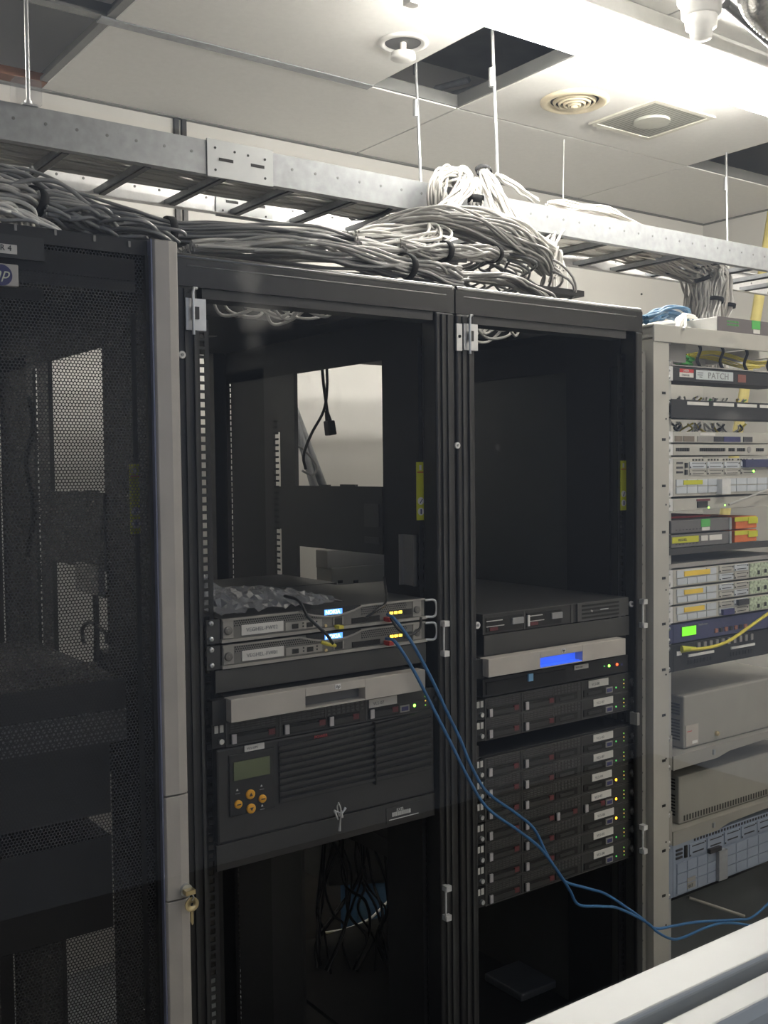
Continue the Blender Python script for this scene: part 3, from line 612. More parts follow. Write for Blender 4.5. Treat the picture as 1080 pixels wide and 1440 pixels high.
random.seed(17)
for (ox0, ox1, lab) in ((.215, .54, 'pale strands imitating light glints in the roof opening of the middle rack'), (.81, 1.09, 'pale strands imitating light glints in the roof opening of the right black rack')):
    t = empty('roof_glint_strands', ((ox0+ox1)/2, .22, 1.95), lab, 'cables')  # pale strands added for the glitter of light through the roof cutouts
    for k in range(9):
        x = random.uniform(ox0, ox1-.12); y = random.uniform(.15, .31); w_ = random.uniform(.08, .16)
        MB().tube(spline([(x, y, 1.992), (x+w_*.3, y+random.uniform(-.03, .03), 1.955+random.uniform(-.008, .01)), (x+w_*.7, y+random.uniform(-.03, .03), 1.95+random.uniform(-.008, .012)), (x+w_, y, 1.992)], 6), .0034, 6).build('cable', CABW, t)

# ================================================================== RACK EQUIPMENT BUILDERS
U = .04445
def led(x, z, y, m, par, r=.0018, nm='status_light'): MB().cyl((x, y-.0016, z), 'y', r, .002, 10).build(nm, m, par)
def ears(x0, w, z, h, y, par, left=.026, right=.024, m=BLKM, screws=2):
    L = B(x0-left, x0, y, y+.003, z+.001, z+h-.001).build('ear', m, par); R = B(x0+w, x0+w+right, y, y+.003, z+.001, z+h-.001).build('ear', m, par)
    return L, R
def server(x0, z, y, w, label, group, bays=(1,1,0,0), led_m=GRNL, name='rack_server', white_lbl=True, knob=True, lblx=.735):
    h = U-.0012; t = empty(name, (x0+w/2, y, z), label, 'server', group)
    B(x0, x0+w-.004, y+.004, y+.70, z, z+h).build('chassis', DK, t)
    f = B(x0, x0+w, y, y+.004, z, z+h).build('front_panel', DK, t)
    L, R = ears(x0, w, z, h, y, t)
    q = MB()   # light outline bars and vents
    q.box(x0, x0+w, y-.0012, y, z+h-.0016, z+h).box(x0, x0+w, y-.0012, y, z, z+.0014)
    for fx in (0, .235, .447, .648): q.box(x0+w*fx, x0+w*fx+.0022, y-.0014, y, z, z+h)
    for k in range(4):
        for fx in (.02, .25):
            for c in range(9):
                xx = x0+w*(fx+.0225*c); q.box(xx, xx+w*.0185, y-.001, y, z+h*(.60+.095*k), z+h*(.60+.095*k)+.0016)
    q.build('vent_bars', DK2, t)
    q = MB()
    for k in range(3):
        for c in range(8):
            xx = x0+w*(.46+.0235*c); q.box(xx, xx+w*.014, y-.001, y, z+h*(.56+.15*k), z+h*(.56+.15*k)+.0038)
    q.build('vent_holes', DK2, t)
    for i, fx in enumerate((.018, .252, .462, .664)):
        a, b = x0+w*fx, x0+w*(fx+(.20 if i < 2 else .155))
        if bays[i]:
            d = B(a, b, y-.002, y, z+.004, z+h*.50).build('drive_bay', DKH, t)
            B(a+.004, b-.004, y-.004, y-.002, z+.006, z+h*.36).build('drive_lever', DK, d)
            B(a+.002, a+.0105, y-.0055, y-.002, z+.0045, z+h*.49).build('drive_latch', mat('latch_silver', (.5, .48, .50), .3, .5) if 'latch_silver' not in bpy.data.materials else bpy.data.materials['latch_silver'], d)
            B(b-.016, b-.003, y-.0045, y-.002, z+.009, z+h*.44).build('release_button', MAR, d)
        else:
            d = B(a, b, y-.002, y, z+.006, z+h*.48).build('blank_bay', DKH, t); B(a+.012, b-.012, y-.0035, y-.002, z+.009, z+h*.36).build('bay_grip', DK, d)
    if white_lbl:
        lb = B(x0+w*lblx, x0+w*(lblx+.145), y-.0022, y-.0004, z+h*.56, z+h*.93).build('label', WHT, t)
        text('VLS-0%d' % random.randint(1, 9), .0085, (x0+w*(lblx+.02), y-.0024, z+h*.66), TXTG, lb)
    B(x0+w*.80, x0+w*.995, y-.0008, y, z+h*.10, z+h*.5).build('control_panel', DK, t)
    v = B(x0+w*.825, x0+w*.875, y-.003, y, z+h*.12, z+h*.42).build('monitor_port', GEQ, t); B(x0+w*.832, x0+w*.868, y-.0036, y-.003, z+h*.18, z+h*.36).build('port_insert', HPB, v)
    led(x0+w*.905, z+h*.32, y, led_m, t, .0030 if led_m is not GRNL else .0020, 'power_light')
    for k in range(3): led(x0+w*.965, z+h*(.25+.2*k), y, bpy.data.materials['green_led_dim'] if k != 1 else bpy.data.materials['amber_led_dim'], t, .0014)
    # ear marks
    MB().box(x0-.021, x0-.014, y-.001, y, z+h*.62, z+h*.92).box(x0-.011, x0-.004, y-.001, y, z+h*.62, z+h*.92).build('ear_mark', WHT, t)
    MB().cyl((x0-.010, y-.006, z+h*.28), 'y', .0048, .006, 14).build('thumbscrew', STEEL, t)
    if knob:
        k = MB().lathe((x0+w+.013, y, z+h*.45), 'y', [(.0095, 0), (.0095, -.006), (.0075, -.008), (.001, -.008)], 18).build('thumbscrew', BLKG, t)
        MB().cyl((x0+w+.013, y-.0095, z+h*.45), 'y', .0045, .002, 12).build('screw_cap', STEEL, k)
    return t
emis('green_led_dim', (.3, .8, .1), .6); emis('amber_led_dim', (1.0, .6, .1), .9)

def silver_drawer(x0, x1, z, y, rec, recm, label, z_h=.040):
    t = empty('silver_console_drawer', ((x0+x1)/2, y, z), label, 'console drawer', 'silver fronted console drawers')
    h = z_h; a, b = x0+(x1-x0)*.353, x0+(x1-x0)*.662
    MB().box(x0, a, y-.030, y-.004, z, z+h).box(b, x1, y-.030, y-.004, z, z+h).box(a, b, y-.030, y-.004, z+h*.62, z+h).box(a, b, y-.030, y-.004, z, z+.002).build('front_bezel', SIL, t, bevel=.001)
    MB().box(a, b, y-.008, y-.006, z+.002, z+h*.62).build('recess', recm, t)
    B(a, b, y-.028, y-.008, z+.0022, z+.0034).build('recess_floor', recm if rec else SIL, t)
    B(x0+.004, x1-.006, y-.004, y+.60, z+.001, z+h-.001).build('tray_body', BLKM, t)
    c = (a+b)/2+.004; bd = MB().box(c-.006, c+.006, y-.0312, y-.030, z+h*.74, z+h*.96).build('maker_badge', GALVL, t)
    text('hp', .0085, (c-.0048, y-.0316, z+h*.79), TXT, bd, shear=.3)
    B(x0-.026, x0+.004, y-.012, y+.004, z-.004, z+h-.002).build('left_bracket', BLKM, t)
    return t

def appliance(x0, z, y, w, label, code, group):
    h = .041; t = empty('firewall_appliance', (x0+w/2, y, z), label, 'network appliance', group)
    B(x0, x0+w, y+.002, y+.50, z, z+h).build('chassis', BLKG, t)
    B(x0, x0+w, y-.001, y+.002, z+.006, z+h).build('front_panel', NOK, t)
    B(x0-.002, x0+w+.004, y-.006, y+.002, z, z+.0055).build('bottom_lip', NOKL, t)
    # top trim that dips under the display
    n = 26; top = []; 
    for i in range(n+1):
        f = i/n; d = 0
        if .36 < f < .66: d = .013*math.sin((f-.36)/.30*math.pi)**.8
        top.append((x0+w*f, z+h-.002-d))
    q = MB()
    for i in range(n): 
        (xa, za), (xb, zb) = top[i], top[i+1]
        q.add([(xa,y-.005,za-.0016),(xb,y-.005,zb-.0016),(xb,y-.005,zb+.0016),(xa,y-.005,za+.0016),(xa,y,za-.0016),(xb,y,zb-.0016),(xb,y,zb+.0016),(xa,y,za+.0016)], [(0,1,2,3),(3,2,6,7),(1,0,4,5)])
    q.build('top_trim', NOKL, t)
    q = MB(); poly = [(xa, za-.001) for xa, za in top if x0+w*.35 < xa < x0+w*.67]; poly = poly+[(poly[-1][0], z+h+.0005), (poly[0][0], z+h+.0005)]
    q.prism(poly, 'y', y-.0035, y-.0012).build('display_housing', BLKM, t)
    a = x0+w*.470; ds = B(a, a+w*.088, y-.0045, y-.0035, z+h*.70, z+h*.94).build('display', BLUE_LCD, t)
    text('NOKIA', .0105, (a+.0015, y-.0050, z+h*.735), TXTE, ds, stretch=.93)
    B(x0+w*.055, x0+w*.47, y-.0018, y-.0008, z+h*.60, z+h*.88).build('perforated_area', NOKP, t)
    B(x0+w*.66, x0+w*.90, y-.0018, y-.0008, z+h*.52, z+h*.88).build('perforated_area', NOKP, t)
    lb = B(x0+w*.085, x0+w*.275, y-.0026, y-.0008, z+h*.22, z+h*.66).build('label', WHT, t)
    text(code, .0095, (x0+w*.105, y-.0030, z+h*.36), TXTG, lb)
    B(x0+w*.285, x0+w*.46, y-.0022, y-.0008, z+h*.20, z+h*.55).build('port_plate', NOKL, t)
    for fx in (.315, .385):
        p_ = B(x0+w*fx, x0+w*(fx+.03), y-.0028, y-.0020, z+h*.25, z+h*.46).build('network_port', PORT, t)
    q = MB()
    for fx in (.365, .43):
        for k in (.28, .42): q.box(x0+w*fx, x0+w*fx+.003, y-.0027, y-.0020, z+h*k, z+h*k+.003)
    q.build('port_lamps', PORT, t)
    MB().cyl((x0+w*.478, y-.003, z+h*.22), 'y', .003, .003, 10).build('brass_screw', BRASS, t)
    B(x0+w*.52, x0+w*.56, y-.0026, y-.0008, z+h*.20, z+h*.50).build('console_port', PORT, t)
    MB().box(x0+w*.515, x0+w*.52, y-.003, y-.0008, z+h*.20, z+h*.55).box(x0+w*.56, x0+w*.565, y-.003, y-.0008, z+h*.20, z+h*.55).build('port_rim', NOKL, t)
    B(x0+w*.61, x0+w*.755, y-.0026, y-.0008, z+h*.18, z+h*.42).build('card_slot', DKH, t)
    B(x0+w*.80, x0+w*.93, y-.0022, y-.0008, z+h*.16, z+h*.58).build('port_plate', GRY, t)
    for k, fx in enumerate((.808, .832, .856)): MB().box(x0+w*fx, x0+w*(fx+.017), y-.0032, y-.0022, z+h*(.40), z+h*(.52)).build('link_light', AMB, t)
    p1 = B(x0+w*.885, x0+w*.925, y-.0030, y-.0022, z+h*.30, z+h*.56).build('network_port', PORT, t)
    # ends
    for fx in (.004, .935):
        e = B(x0+w*fx, x0+w*(fx+.045), y-.0028, y-.0008, z+.007, z+h-.004).build('end_plate', NOKL, t)
        MB().lathe((x0+w*(fx+.02), y-.0028, z+h*.5), 'y', [(.0075, 0), (.0075, -.003), (.0055, -.004), (.001, -.004)], 16).build('thumbscrew', NOK, e)
    xr = x0+w+.001
    MB().tube(spline([(xr, y-.004, z+h*.90), (xr+.016, y-.012, z+h*.88), (xr+.020, y-.014, z+h*.5), (xr+.016, y-.012, z+h*.12), (xr, y-.004, z+h*.10)], 5), .0025, 8).build('handle', GALVL, t)
    L = B(x0-.028, x0-.003, y, y+.003, z, z+h).build('ear', GRY, t)
    for k in (.2, .85): MB().lathe((x0-.020, y, z+h*k), 'y', [(.0048, 0), (.0048, -.002), (.003, -.0035), (.001, -.0035)], 14).build('ear_screw', STEEL, t)
    return t
def blank(x0, x1, z0, z1, y, label, m=GRY, nm='blanking_panel', grp=None):
    return tag(B(x0, x1, y, y+.004, z0, z1).build(nm, m, None, loc=((x0+x1)/2, y, z0), bevel=.0008), label, 'blanking panel', grp)

# ---------------- rack 2 contents
EY = .020; X2 = .134; W2 = .441
appliance(X2, 1.3465, EY, W2, 'upper grey firewall unit with blue lit display, under the plastic bag', 'VEGHEL-FW02', 'firewall units in the middle rack')
appliance(X2, 1.3015, EY, W2, 'lower grey firewall unit with blue lit display, on the blank panel', 'VEGHEL-FW01', 'firewall units in the middle rack')
blank(.120, .578, 1.261, 1.2995, EY-.002, 'plain dark grey blank panel below the two firewall units')
silver_drawer(.128, .544, 1.2165, .008, False, mat('recess_grey_plastic', (.13, .13, .13), .5), 'silver drawer front with grey recess in the middle rack', .0395)
server(.135, 1.1665, EY-.006, .452, 'black server with four silver-latched drives above the battery unit', 'black rack servers', (1,1,1,1), GRNB, lblx=.665, knob=True)
for k, (fx,) in enumerate(((.205,), (.405,), (.62,))): pass
# UPS
UZ0, UZ1, UY = 1.000, 1.165, .012
t = empty('battery_backup_unit', (.35, UY, UZ0), 'large black battery unit with orange buttons and curved louvres', 'UPS')
B(.132, .586, UY+.02, UY+.62, UZ0, UZ1).build('chassis', BLKG, t)
B(.116, .592, UY, UY+.02, UZ0, UZ1).build('front_bezel', DK, t, bevel=.004)
a, b = A(321, 1064, Y=UY), A(386, 1150, Y=UY)
cp = B(a.x, b.x, UY-.003, UY, 1.045, 1.152).build('control_panel', BLKM, t, bevel=.001)
B(a.x+.008, a.x+.079, UY-.0045, UY-.003, 1.107, 1.139).build('display', OLIV, cp)
for (px, py, r, s) in ((352, 1117, .0085, 'u'), (335, 1131, .0072, '-'), (369, 1123, .0072, '-'), (353, 1137, .0085, 'd')):
    p = A(px, py, Y=UY-.004); bt = MB().lathe((p.x, UY-.003, p.z), 'y', [(r, 0), (r, -.003), (r*.8, -.004), (.0003, -.004)], 22).build('button', ORG, cp)
    if s == '-': MB().box(p.x-.004, p.x+.004, UY-.0076, UY-.007, p.z-.001, p.z+.001).build('button_mark', TXT, bt)
    else:
        g_ = 1 if s == 'u' else -1; MB().prism([(p.x-.0035, p.z-.0025*g_), (p.x+.0035, p.z-.0025*g_), (p.x, p.z+.0038*g_)], 'y', UY-.0076, UY-.007).build('button_mark', TXT, bt)
for (px, py) in ((334, 1111), (368, 1105), (369, 1133)):
    p = A(px, py, Y=UY-.004); MB().prism([(p.x-.0022, p.z-.0015), (p.x+.0022, p.z-.0015), (p.x, p.z+.0022)], 'y', UY-.0036, UY-.003).build('panel_mark', TXTW, cp)
    MB().box(p.x-.004, p.x+.005, UY-.0036, UY-.003, p.z-.007, p.z-.006).build('panel_rule', TXTG, cp)
# louvres: curved slats
q = MB(); lx0, lx1 = A(392, 1100, Y=UY).x, .582
for r_ in range(9):
    zb = 1.052+.0118*r_
    for s_ in range(12):
        f0, f1 = s_/12, (s_+1)/12; xa, xb = lx0+(lx1-lx0)*f0, lx0+(lx1-lx0)*f1
        if .555 < (f0+f1)/2 < .585 or s_ in (2, 6, 9) and False: continue
        za, zb_ = zb+.016*f0**1.6*(r_/8), zb+.016*f1**1.6*(r_/8)
        q.add([(xa,UY-.006,za),(xb,UY-.006,zb_),(xb,UY-.006,zb_+.0052),(xa,UY-.006,za+.0052),(xa,UY,za-.002),(xb,UY,zb_-.002),(xb,UY,zb_+.0065),(xa,UY,za+.0065)], [(0,1,2,3),(3,2,6,7),(0,4,5,1)])
q.build('louvre_slats', mat('ups_slat', (.022, .022, .022), .45), t)
B(lx0, lx1, UY-.0010, UY, 1.048, 1.160).build('louvre_backing', BLKM, t)
xm = lx0+(lx1-lx0)*.60; MB().box(xm-.001, xm+.001, UY-.009, UY, 1.045, 1.164).build('panel_seam', DKH, t)
a = A(345, 1058, Y=UY-.004); lb = B(a.x, a.x+.039, UY-.002, UY, a.z, a.z+.0105).build('label', WHT, t); text('VLS-UPS', .006, (a.x+.004, UY-.0024, a.z+.003), TXTG, lb)
a, b = A(441, 1037, Y=UY-.004), A(474, 1030, Y=UY-.004); text('POWER', .008, (a.x, UY-.0065, 1.1545), RED, t)
blank(.112, .590, .955, .9998, UY-.002, 'black blank panel under the battery unit with asset label', DK)
a, b = A(545, 1158, Y=UY-.004), A(592, 1130, Y=UY-.004); last = bpy.data.objects[-1] if False else None
bp = [o for o in bpy.data.objects if o.get('label', '').startswith('black blank panel under the battery')][0]
al = B(a.x-.002, b.x, UY-.0032, UY-.0020, .962, .993).build('asset_label', BLKG, bp)
text('EXEL', .008, (a.x+.022, UY-.0037, .983), TXTW, al)
q = MB(); xx = a.x+.012
random.seed(3)
q.box(xx, xx+.003, UY-.0037, UY-.0032, .974, .982)
q.box(xx+.041, xx+.044, UY-.0037, UY-.0032, .974, .982)
xx += .004
while xx < a.x+.052:
    w_ = random.choice((.001, .0015, .002)); q.box(xx, xx+w_, UY-.0037, UY-.0032, .974, .982); xx += w_+.001
q.box(a.x+.004, b.x-.006, UY-.0037, UY-.0032, .968, .9695)
q.build('barcode', TXTW, al)
# keys on the ups
p = A(476, 1130, Y=UY-.02)
t = empty('key_bunch', p, 'small bunch of keys hanging on the front of the battery unit', 'keys')
MB().tube(spline([p+Vector((0, 0, .002)), p+Vector((.003, -.003, -.010)), p+Vector((.002, 0, -.024)), p+Vector((-.001, .003, -.008)), p+Vector((0, 0, .002))], 5), .0012, 6).build('loop', WHT, t)
for (dx, dz, ex, ez) in ((-.010, -.012, -.004, -.028), (-.012, -.010, .0, -.016), (.014, -.010, .004, -.020), (.006, -.026, .004, -.012), (0, -.050, .002, -.024)):
    a = p+Vector((dx, -.002, dz)); b = p+Vector((ex, -.004, ez)); MB().tube([a, (a+b)/2, b], [.0030, .0018, .0011], 6).build('key', STEEL, t)

# antistatic bag on the upper firewall
random.seed(11)
n1, n2 = 26, 16; vs = []; fs = []
for i in range(n1):
    for j in range(n2):
        f, g2 = i/(n1-1), j/(n2-1); x = .128+.27*f; y = .03+.32*g2
        hgt = .055*math.exp(-((f-.16)/.13)**2)*math.exp(-((g2-.55)/.28)**2)+.018*math.exp(-((f-.55)/.35)**2)*math.sin(g2*3.14)
        vs.append((x+random.uniform(-.004, .004), y+random.uniform(-.006, .006), 1.3905+hgt+random.uniform(0, .010)))
fs = [(i*n2+j, (i+1)*n2+j, (i+1)*n2+j+1, i*n2+j+1) for i in range(n1-1) for j in range(n2-1)]
tag(MB().add(vs, fs).build('plastic_bag', FILM, None, loc=(.25, .15, 1.389)), 'crumpled clear plastic bag lying on the upper firewall unit', 'bag')
tag(B(.13, .595, .36, .60, 1.375, 1.3885).build('rack_shelf', BLKG, None, loc=(.36, .45, 1.375)), 'dark shelf plate behind the upper firewall unit', 'shelf')
# black lead and grey bracket round the firewalls
cable('black_power_lead', 'black lead crossing both firewall displays', [A(400,838,Y=.06),A(420,845,Y=.03),A(432,866,Y=0),A(446,880,Y=-.006),A(460,893,Y=-.010),A(468,905,Y=-.006)], .0030, CABK)
q = A(466, 905, Y=-.004); 
cable('yellow_patch_lead', 'short yellow plug lead at the lower firewall', [A(452,903,Y=-.006),A(462,906,Y=-.008),A(471,908,Y=.012)], .0034, CABY)
tag(MB().box(.362, .372, -.001, .016, 1.3495, 1.3555).build('yellow_plug', CABY, None, loc=(.367, .01, 1.35)), 'yellow plug in the upper firewall console port', 'plug')
cable('black_lead', 'black lead looping from the upper firewall round its handle', [A(540,812,Y=.10),A(543,845,Y=.02),A(530,858,Y=.0),A(515,868,Y=0.006)], .0025, CABK)
cable('black_lead', 'black lead hooked between the two firewall handles', [A(549,868,Y=.0),A(560,885,Y=-.012),A(575,893,Y=-.014),A(590,884,Y=-.012),A(592,868,Y=-.010)], .0025, CABK)
for (px, py, nm) in ((546, 871, 'red plug in the upper firewall'), (546, 904, 'red plug in the lower firewall')):
    p = A(px, py, Y=.010); tag(B(p.x-.005, p.x+.006, .000, .018, p.z-.004, p.z+.004).build('red_plug', RED, None, loc=(p.x, .01, p.z-.004)), nm, 'plug')
tag(MB().box(.620, .624, .10, .15, 1.40, 1.505).box(.612, .624, .145, .15, 1.40, 1.505).box(.612, .624, .10, .102, 1.40, 1.505).build('grey_bracket', GEQ, None, loc=(.622, .12, 1.40)), 'grey steel bracket at the right side above the firewalls', 'bracket')

# blue patch cables across the racks
def C8(x, y): return (600+x/3.176, 1040+y/3.176)
def D8(x, y): return (780+x/3.6, 1180+y/3.6)
ca = [A(545,864,Y=.012), A(556,872,Y=-.02), A(580,905,Y=-.03), A(607,955,Y=-.03), A(628,1000,Y=-.03)]+[A(*C8(x, y), Y=-.03) for x, y in ((150,0),(200,120),(270,235),(400,330),(480,400),(530,500),(575,575),(620,635),(720,665),(800,690),(900,755))]+[A(*D8(x, y), Y=-.035) for x, y in ((440,400),(510,452),(600,440),(720,420),(920,408),(1000,395),(1110,300))]
cb_ = [A(543,898,Y=.012), A(556,903,Y=-.02), A(580,940,Y=-.03), A(605,988,Y=-.033)]+[A(*C8(x, y), Y=-.036) for x, y in ((100,0),(190,180),(270,305),(400,400),(480,460),(530,512),(600,610),(640,675),(680,738),(780,745),(860,755),(980,815))]+[A(*D8(x, y), Y=-.040) for x, y in ((520,470),(590,505),(650,498),(760,450),(860,425),(1000,440),(1100,480))]
cable('blue_network_cable', 'upper of two blue network cables hanging across the server stack', ca, .0032, BLU, group='blue network cables')
cable('blue_network_cable', 'lower of two blue network cables hanging across the server stack', cb_, .0032, BLU, group='blue network cables')

# seen through rack 2: rear of rack 3
p = A(462, 585, Y=.90)
t = empty('power_lead', p, 'black power cord with plug hanging against the bright wall', 'power cord')
MB().tube(spline([A(452,505,Y=.9),A(455,540,Y=.9),A(459,570,Y=.9),A(461,584,Y=.9)], 6), .0045, 8).build('lead', CABK, t)
MB().tube(spline([A(459,505,Y=.9),A(460,545,Y=.9),A(455,578,Y=.9),A(438,610,Y=.9),A(427,640,Y=.9),A(430,660,Y=.9)], 6), .0042, 8).build('lead', CABK, t)
MB().tube([A(459,577,Y=.9), A(462,592,Y=.9)], [.0055, .010], 8).build('strain_relief', CABK, t)
a = A(463, 601, Y=.9); MB().prism([(a.x-.013, a.z+.018), (a.x+.010, a.z+.020), (a.x+.017, a.z-.020), (a.x-.008, a.z-.024)], 'y', .885, .912).build('plug', CABK, t, bevel=.003)
for k, (xa, ya, xb, yb, lab) in enumerate(((408, 560, 446, 700, 'left leaning metal pipe behind the middle rack'), (411, 568, 468, 720, 'right leaning metal pipe behind the middle rack'))):
    a, b = A(xa, ya, Y=1.45), A(xb, yb, Y=1.45); d = (b-a); f0 = a-d*.3; f1 = a+d*((a.z)/(a.z-b.z))
    tag(MB().tube([f0, f1], .014, 12).build('metal_pipe', GALV, None, loc=f1), lab, 'pipe', 'leaning pipes')
cable('grey_wall_cable', 'thin grey cable looped round the leaning pipes', [A(415,625,Y=1.3),A(430,635,Y=1.3),A(445,655,Y=1.3),A(440,668,Y=1.3),A(425,662,Y=1.3)], .004, CABD)
a, b = A(460, 776, Y=.86), A(552, 822, Y=.86)
t = empty('grey_power_strip', (a.x, .86, b.z), 'grey socket unit with two black plugs behind the middle rack', 'power unit')
B(a.x, b.x+.03, .86, .92, a.z-.048, a.z+.003).build('cover', GEQ, t, bevel=.002); B(a.x+.008, b.x+.03, .85, .93, b.z-.0, a.z-.046).build('body', BEID, t, bevel=.002)
for px in (478, 500):
    p = A(px, 818, Y=.85); B(p.x-.007, p.x+.007, .846, .852, p.z-.004, p.z+.004).build('socket', PORT, t)
    MB().tube([A(px+4, 824, Y=.87), A(px+4, 850, Y=.87)], .008, 8).build('lead', CABK, t)
# lower opening: dark gear and clutter
t = empty('deep_shelf_unit', (1.0, .5, .8), 'dark steel shelf unit seen under the battery unit', 'shelf')
a, b = A(460, 1190, Y=.72), A(550, 1222, Y=.72)
a, b = A(462, 1180, Y=.80), A(565, 1240, Y=.80)
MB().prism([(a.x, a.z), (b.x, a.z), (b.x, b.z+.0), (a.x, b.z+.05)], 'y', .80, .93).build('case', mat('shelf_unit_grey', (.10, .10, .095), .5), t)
tag(B(.72, 1.36, 1.44, 1.62, 0, .86).build('dim_backdrop', mat('dim_backdrop_dark', (.055, .05, .045), .8), None, loc=(1.04, 1.53, 0)), 'dark carton added at the back wall, dimming the view through the middle rack', 'backdrop')  # dark block added where the space behind the racks is only dim
q = MB(); random.seed(5)
t = empty('power_lead_tangle', A(500, 1300, Y=.62), 'tangle of black power leads hanging low in the middle rack', 'cables')
for i in range(16):
    x = random.uniform(455, 545); pts = [A(x, 1165, Y=.66)]; 
    for k in range(4): x += random.uniform(-34, 30); x = min(max(x, 446), 546); pts.append(A(x, 1232+k*42+random.uniform(-12, 12), Y=.62+random.uniform(-.06, .06)))
    MB().tube(spline(pts, 6), random.choice((.0042, .0034, .005)), 6).build('lead', CABK, t)
cable('white_lead', 'thin white lead lying over the blue crate', [A(545,1268,Y=1.12),A(525,1288,Y=1.10),A(513,1296,Y=1.10),A(488,1306,Y=1.1),A(455,1312,Y=1.10)], .004, CABW)
p0, p1 = A(505, 1265, Y=1.18), A(560, 1330, Y=1.18)
t = empty('blue_crate', (p1.x-.1, 1.3, 0), 'blue crate standing behind the racks', 'crate')
MB().box(p0.x+.02, p1.x+.15, 1.22, 1.32, 0, .26).build('body', BLUBOX, t); MB().box(p0.x+.012, p1.x+.16, 1.21, 1.33, .26, .28).build('lid', BLUBOX, t, bevel=.005)
p = A(510, 1350, Y=1.05)
random.seed(4); vs = []; 
for i in range(9):
    for j in range(16):
        th = j/16*6.283; ph = i/8*math.pi; r_ = .16*(1+random.uniform(-.12, .12)); vs.append((p.x+.04+r_*1.0*math.sin(ph)*math.cos(th), 1.10+r_*.5*math.sin(ph)*math.sin(th), .075+.075*math.cos(ph)))
tag(MB().add(vs, [(i*16+j, i*16+(j+1)%16, (i+1)*16+(j+1)%16, (i+1)*16+j) for i in range(8) for j in range(16)], True).build('yellow_bag', YELBAG, None, loc=(p.x, 1.09, 0)), 'crumpled yellow bag on the floor in front of the blue crate', 'bag')

# ---------------- rack 3 contents
X3, W3 = .727, .444
# top server
z = 1.2985; h = .042
t = empty('wide_vent_server', (X3+W3/2, EY, z), 'topmost server of the right black rack with slatted vent at its right end', 'server')
B(X3, X3+W3, EY, EY+.65, z, z+h).build('chassis', DK, t)
q = MB().box(X3, X3+W3, EY-.0015, EY, z+h-.002, z+h).box(X3, X3+.002, EY-.0015, EY, z, z+h)
for fx in (.26, .58): q.box(X3+W3*fx, X3+W3*fx+.003, EY-.0015, EY, z, z+h)
q.build('outline', DK2, t)
vp = B(X3+W3*.62, X3+W3*.995, EY-.004, EY, z+.001, z+h-.001).build('vent_panel', DK2, t)
for k in range(4): B(X3+W3*.65, X3+W3*.92, EY-.0048, EY-.004, z+.006+.0088*k, z+.0105+.0088*k).build('vent_slot', DKH, vp)
text('hp', .007, (X3+W3*.71, EY-.0056, z+.020), WHT, vp); MB().box(X3+W3*.78, X3+W3*.84, EY-.0054, EY-.0048, z+.0215, z+.0235).build('name_line', TXTW, vp)
for a in (.02, .28):
    d = B(X3+W3*a, X3+W3*(a+.23), EY-.002, EY, z+.004, z+h*.8).build('drive_bay', DKH, t)
    B(X3+W3*(a+.16), X3+W3*(a+.23), EY-.006, EY-.002, z+h*.36, z+h*.66).build('drive_latch', mat('latch_grey', (.28, .28, .28), .4) if 'latch_grey' not in bpy.data.materials else bpy.data.materials['latch_grey'], d)
    MB().box(X3+W3*a, X3+W3*(a+.10), EY-.0035, EY-.002, z+h*.62, z+h*.66).box(X3+W3*a, X3+W3*(a+.11), EY-.0035, EY-.002, z+h*.36, z+h*.39).build('drive_bar', WHT, d)
    B(X3+W3*(a+.02), X3+W3*(a+.07), EY-.0035, EY-.002, z+h*.16, z+h*.32).build('release_button', MAR, d)
B(X3+W3*.28, X3+W3*.292, EY-.005, EY, z+h*.15, z+h*.70).build('lock_bar', GALVL, t)
for (xx, zz) in ((X3-.016, z+.022), (X3+W3+.010, z+.025)): 
    s = MB().cyl((xx, EY-.004, zz), 'y', .0072, .004, 16).build('mount_screw', WHTP, t); MB().cyl((xx, EY-.0052, zz), 'y', .003, .002, 8).build('screw_socket', TXTG, s)
blank(X3+.001, X3+W3, 1.2535, 1.297, EY-.004, 'plain dark blank panel above the blue lit drawer')
silver_drawer(.706, 1.115, 1.2195, .008, True, BLUE_REC, 'silver drawer front with a blue glowing recess in the right rack', .037)
z = 1.169; t = empty('black_switch_unit', (X3+W3/2, EY, z), 'black unit with green and red lights under the blue lit drawer', 'switch')
B(X3, X3+W3, EY, EY+.4, z, z+.037).build('chassis', BLKM, t)
B(X3+W3*.02, X3+W3*.54, EY-.002, EY, z+.004, z+.030).build('recess', DKH, t)
MB().box(X3+W3*.28, X3+W3*.31, EY-.006, EY-.002, z+.018, z+.034).build('blue_tab', PALB, t)
lb = B(X3+W3*.60, X3+W3*.70, EY-.002, EY, z+.024, z+.034).build('label', WHT, t); text('VLS-SW', .006, (X3+W3*.61, EY-.0024, z+.027), TXTG, lb)
led(X3+W3*.855, z+.020, EY, GRNB, t, .003); led(X3+W3*.915, z+.020, EY, REDL, t, .003); led(X3+W3*.82, z+.021, EY, GRNL, t, .0015); led(X3+W3*.95, z+.018, EY, HPB, t, .003)
names = ['upper of the two servers directly below the blue lit drawer', 'lower of the two servers directly below the blue lit drawer']
for k, zz in enumerate((1.1225, 1.0785)): server(X3+.004, zz, EY, W3-.004, 'black server with white label, '+names[k], 'black rack servers', (1,1,0,0), GRNL, lblx=(.70, .735)[k])
tag(MB().box(X3-.02, X3+W3+.02, EY+.01, EY+.5, 1.040, 1.043).box(X3-.024, X3-.014, EY-.002, EY+.01, 1.043, 1.072).build('rack_shelf', BLKM, None, loc=(X3+.2, EY+.01, 1.04)), 'empty black shelf in the gap between the server stacks', 'shelf')
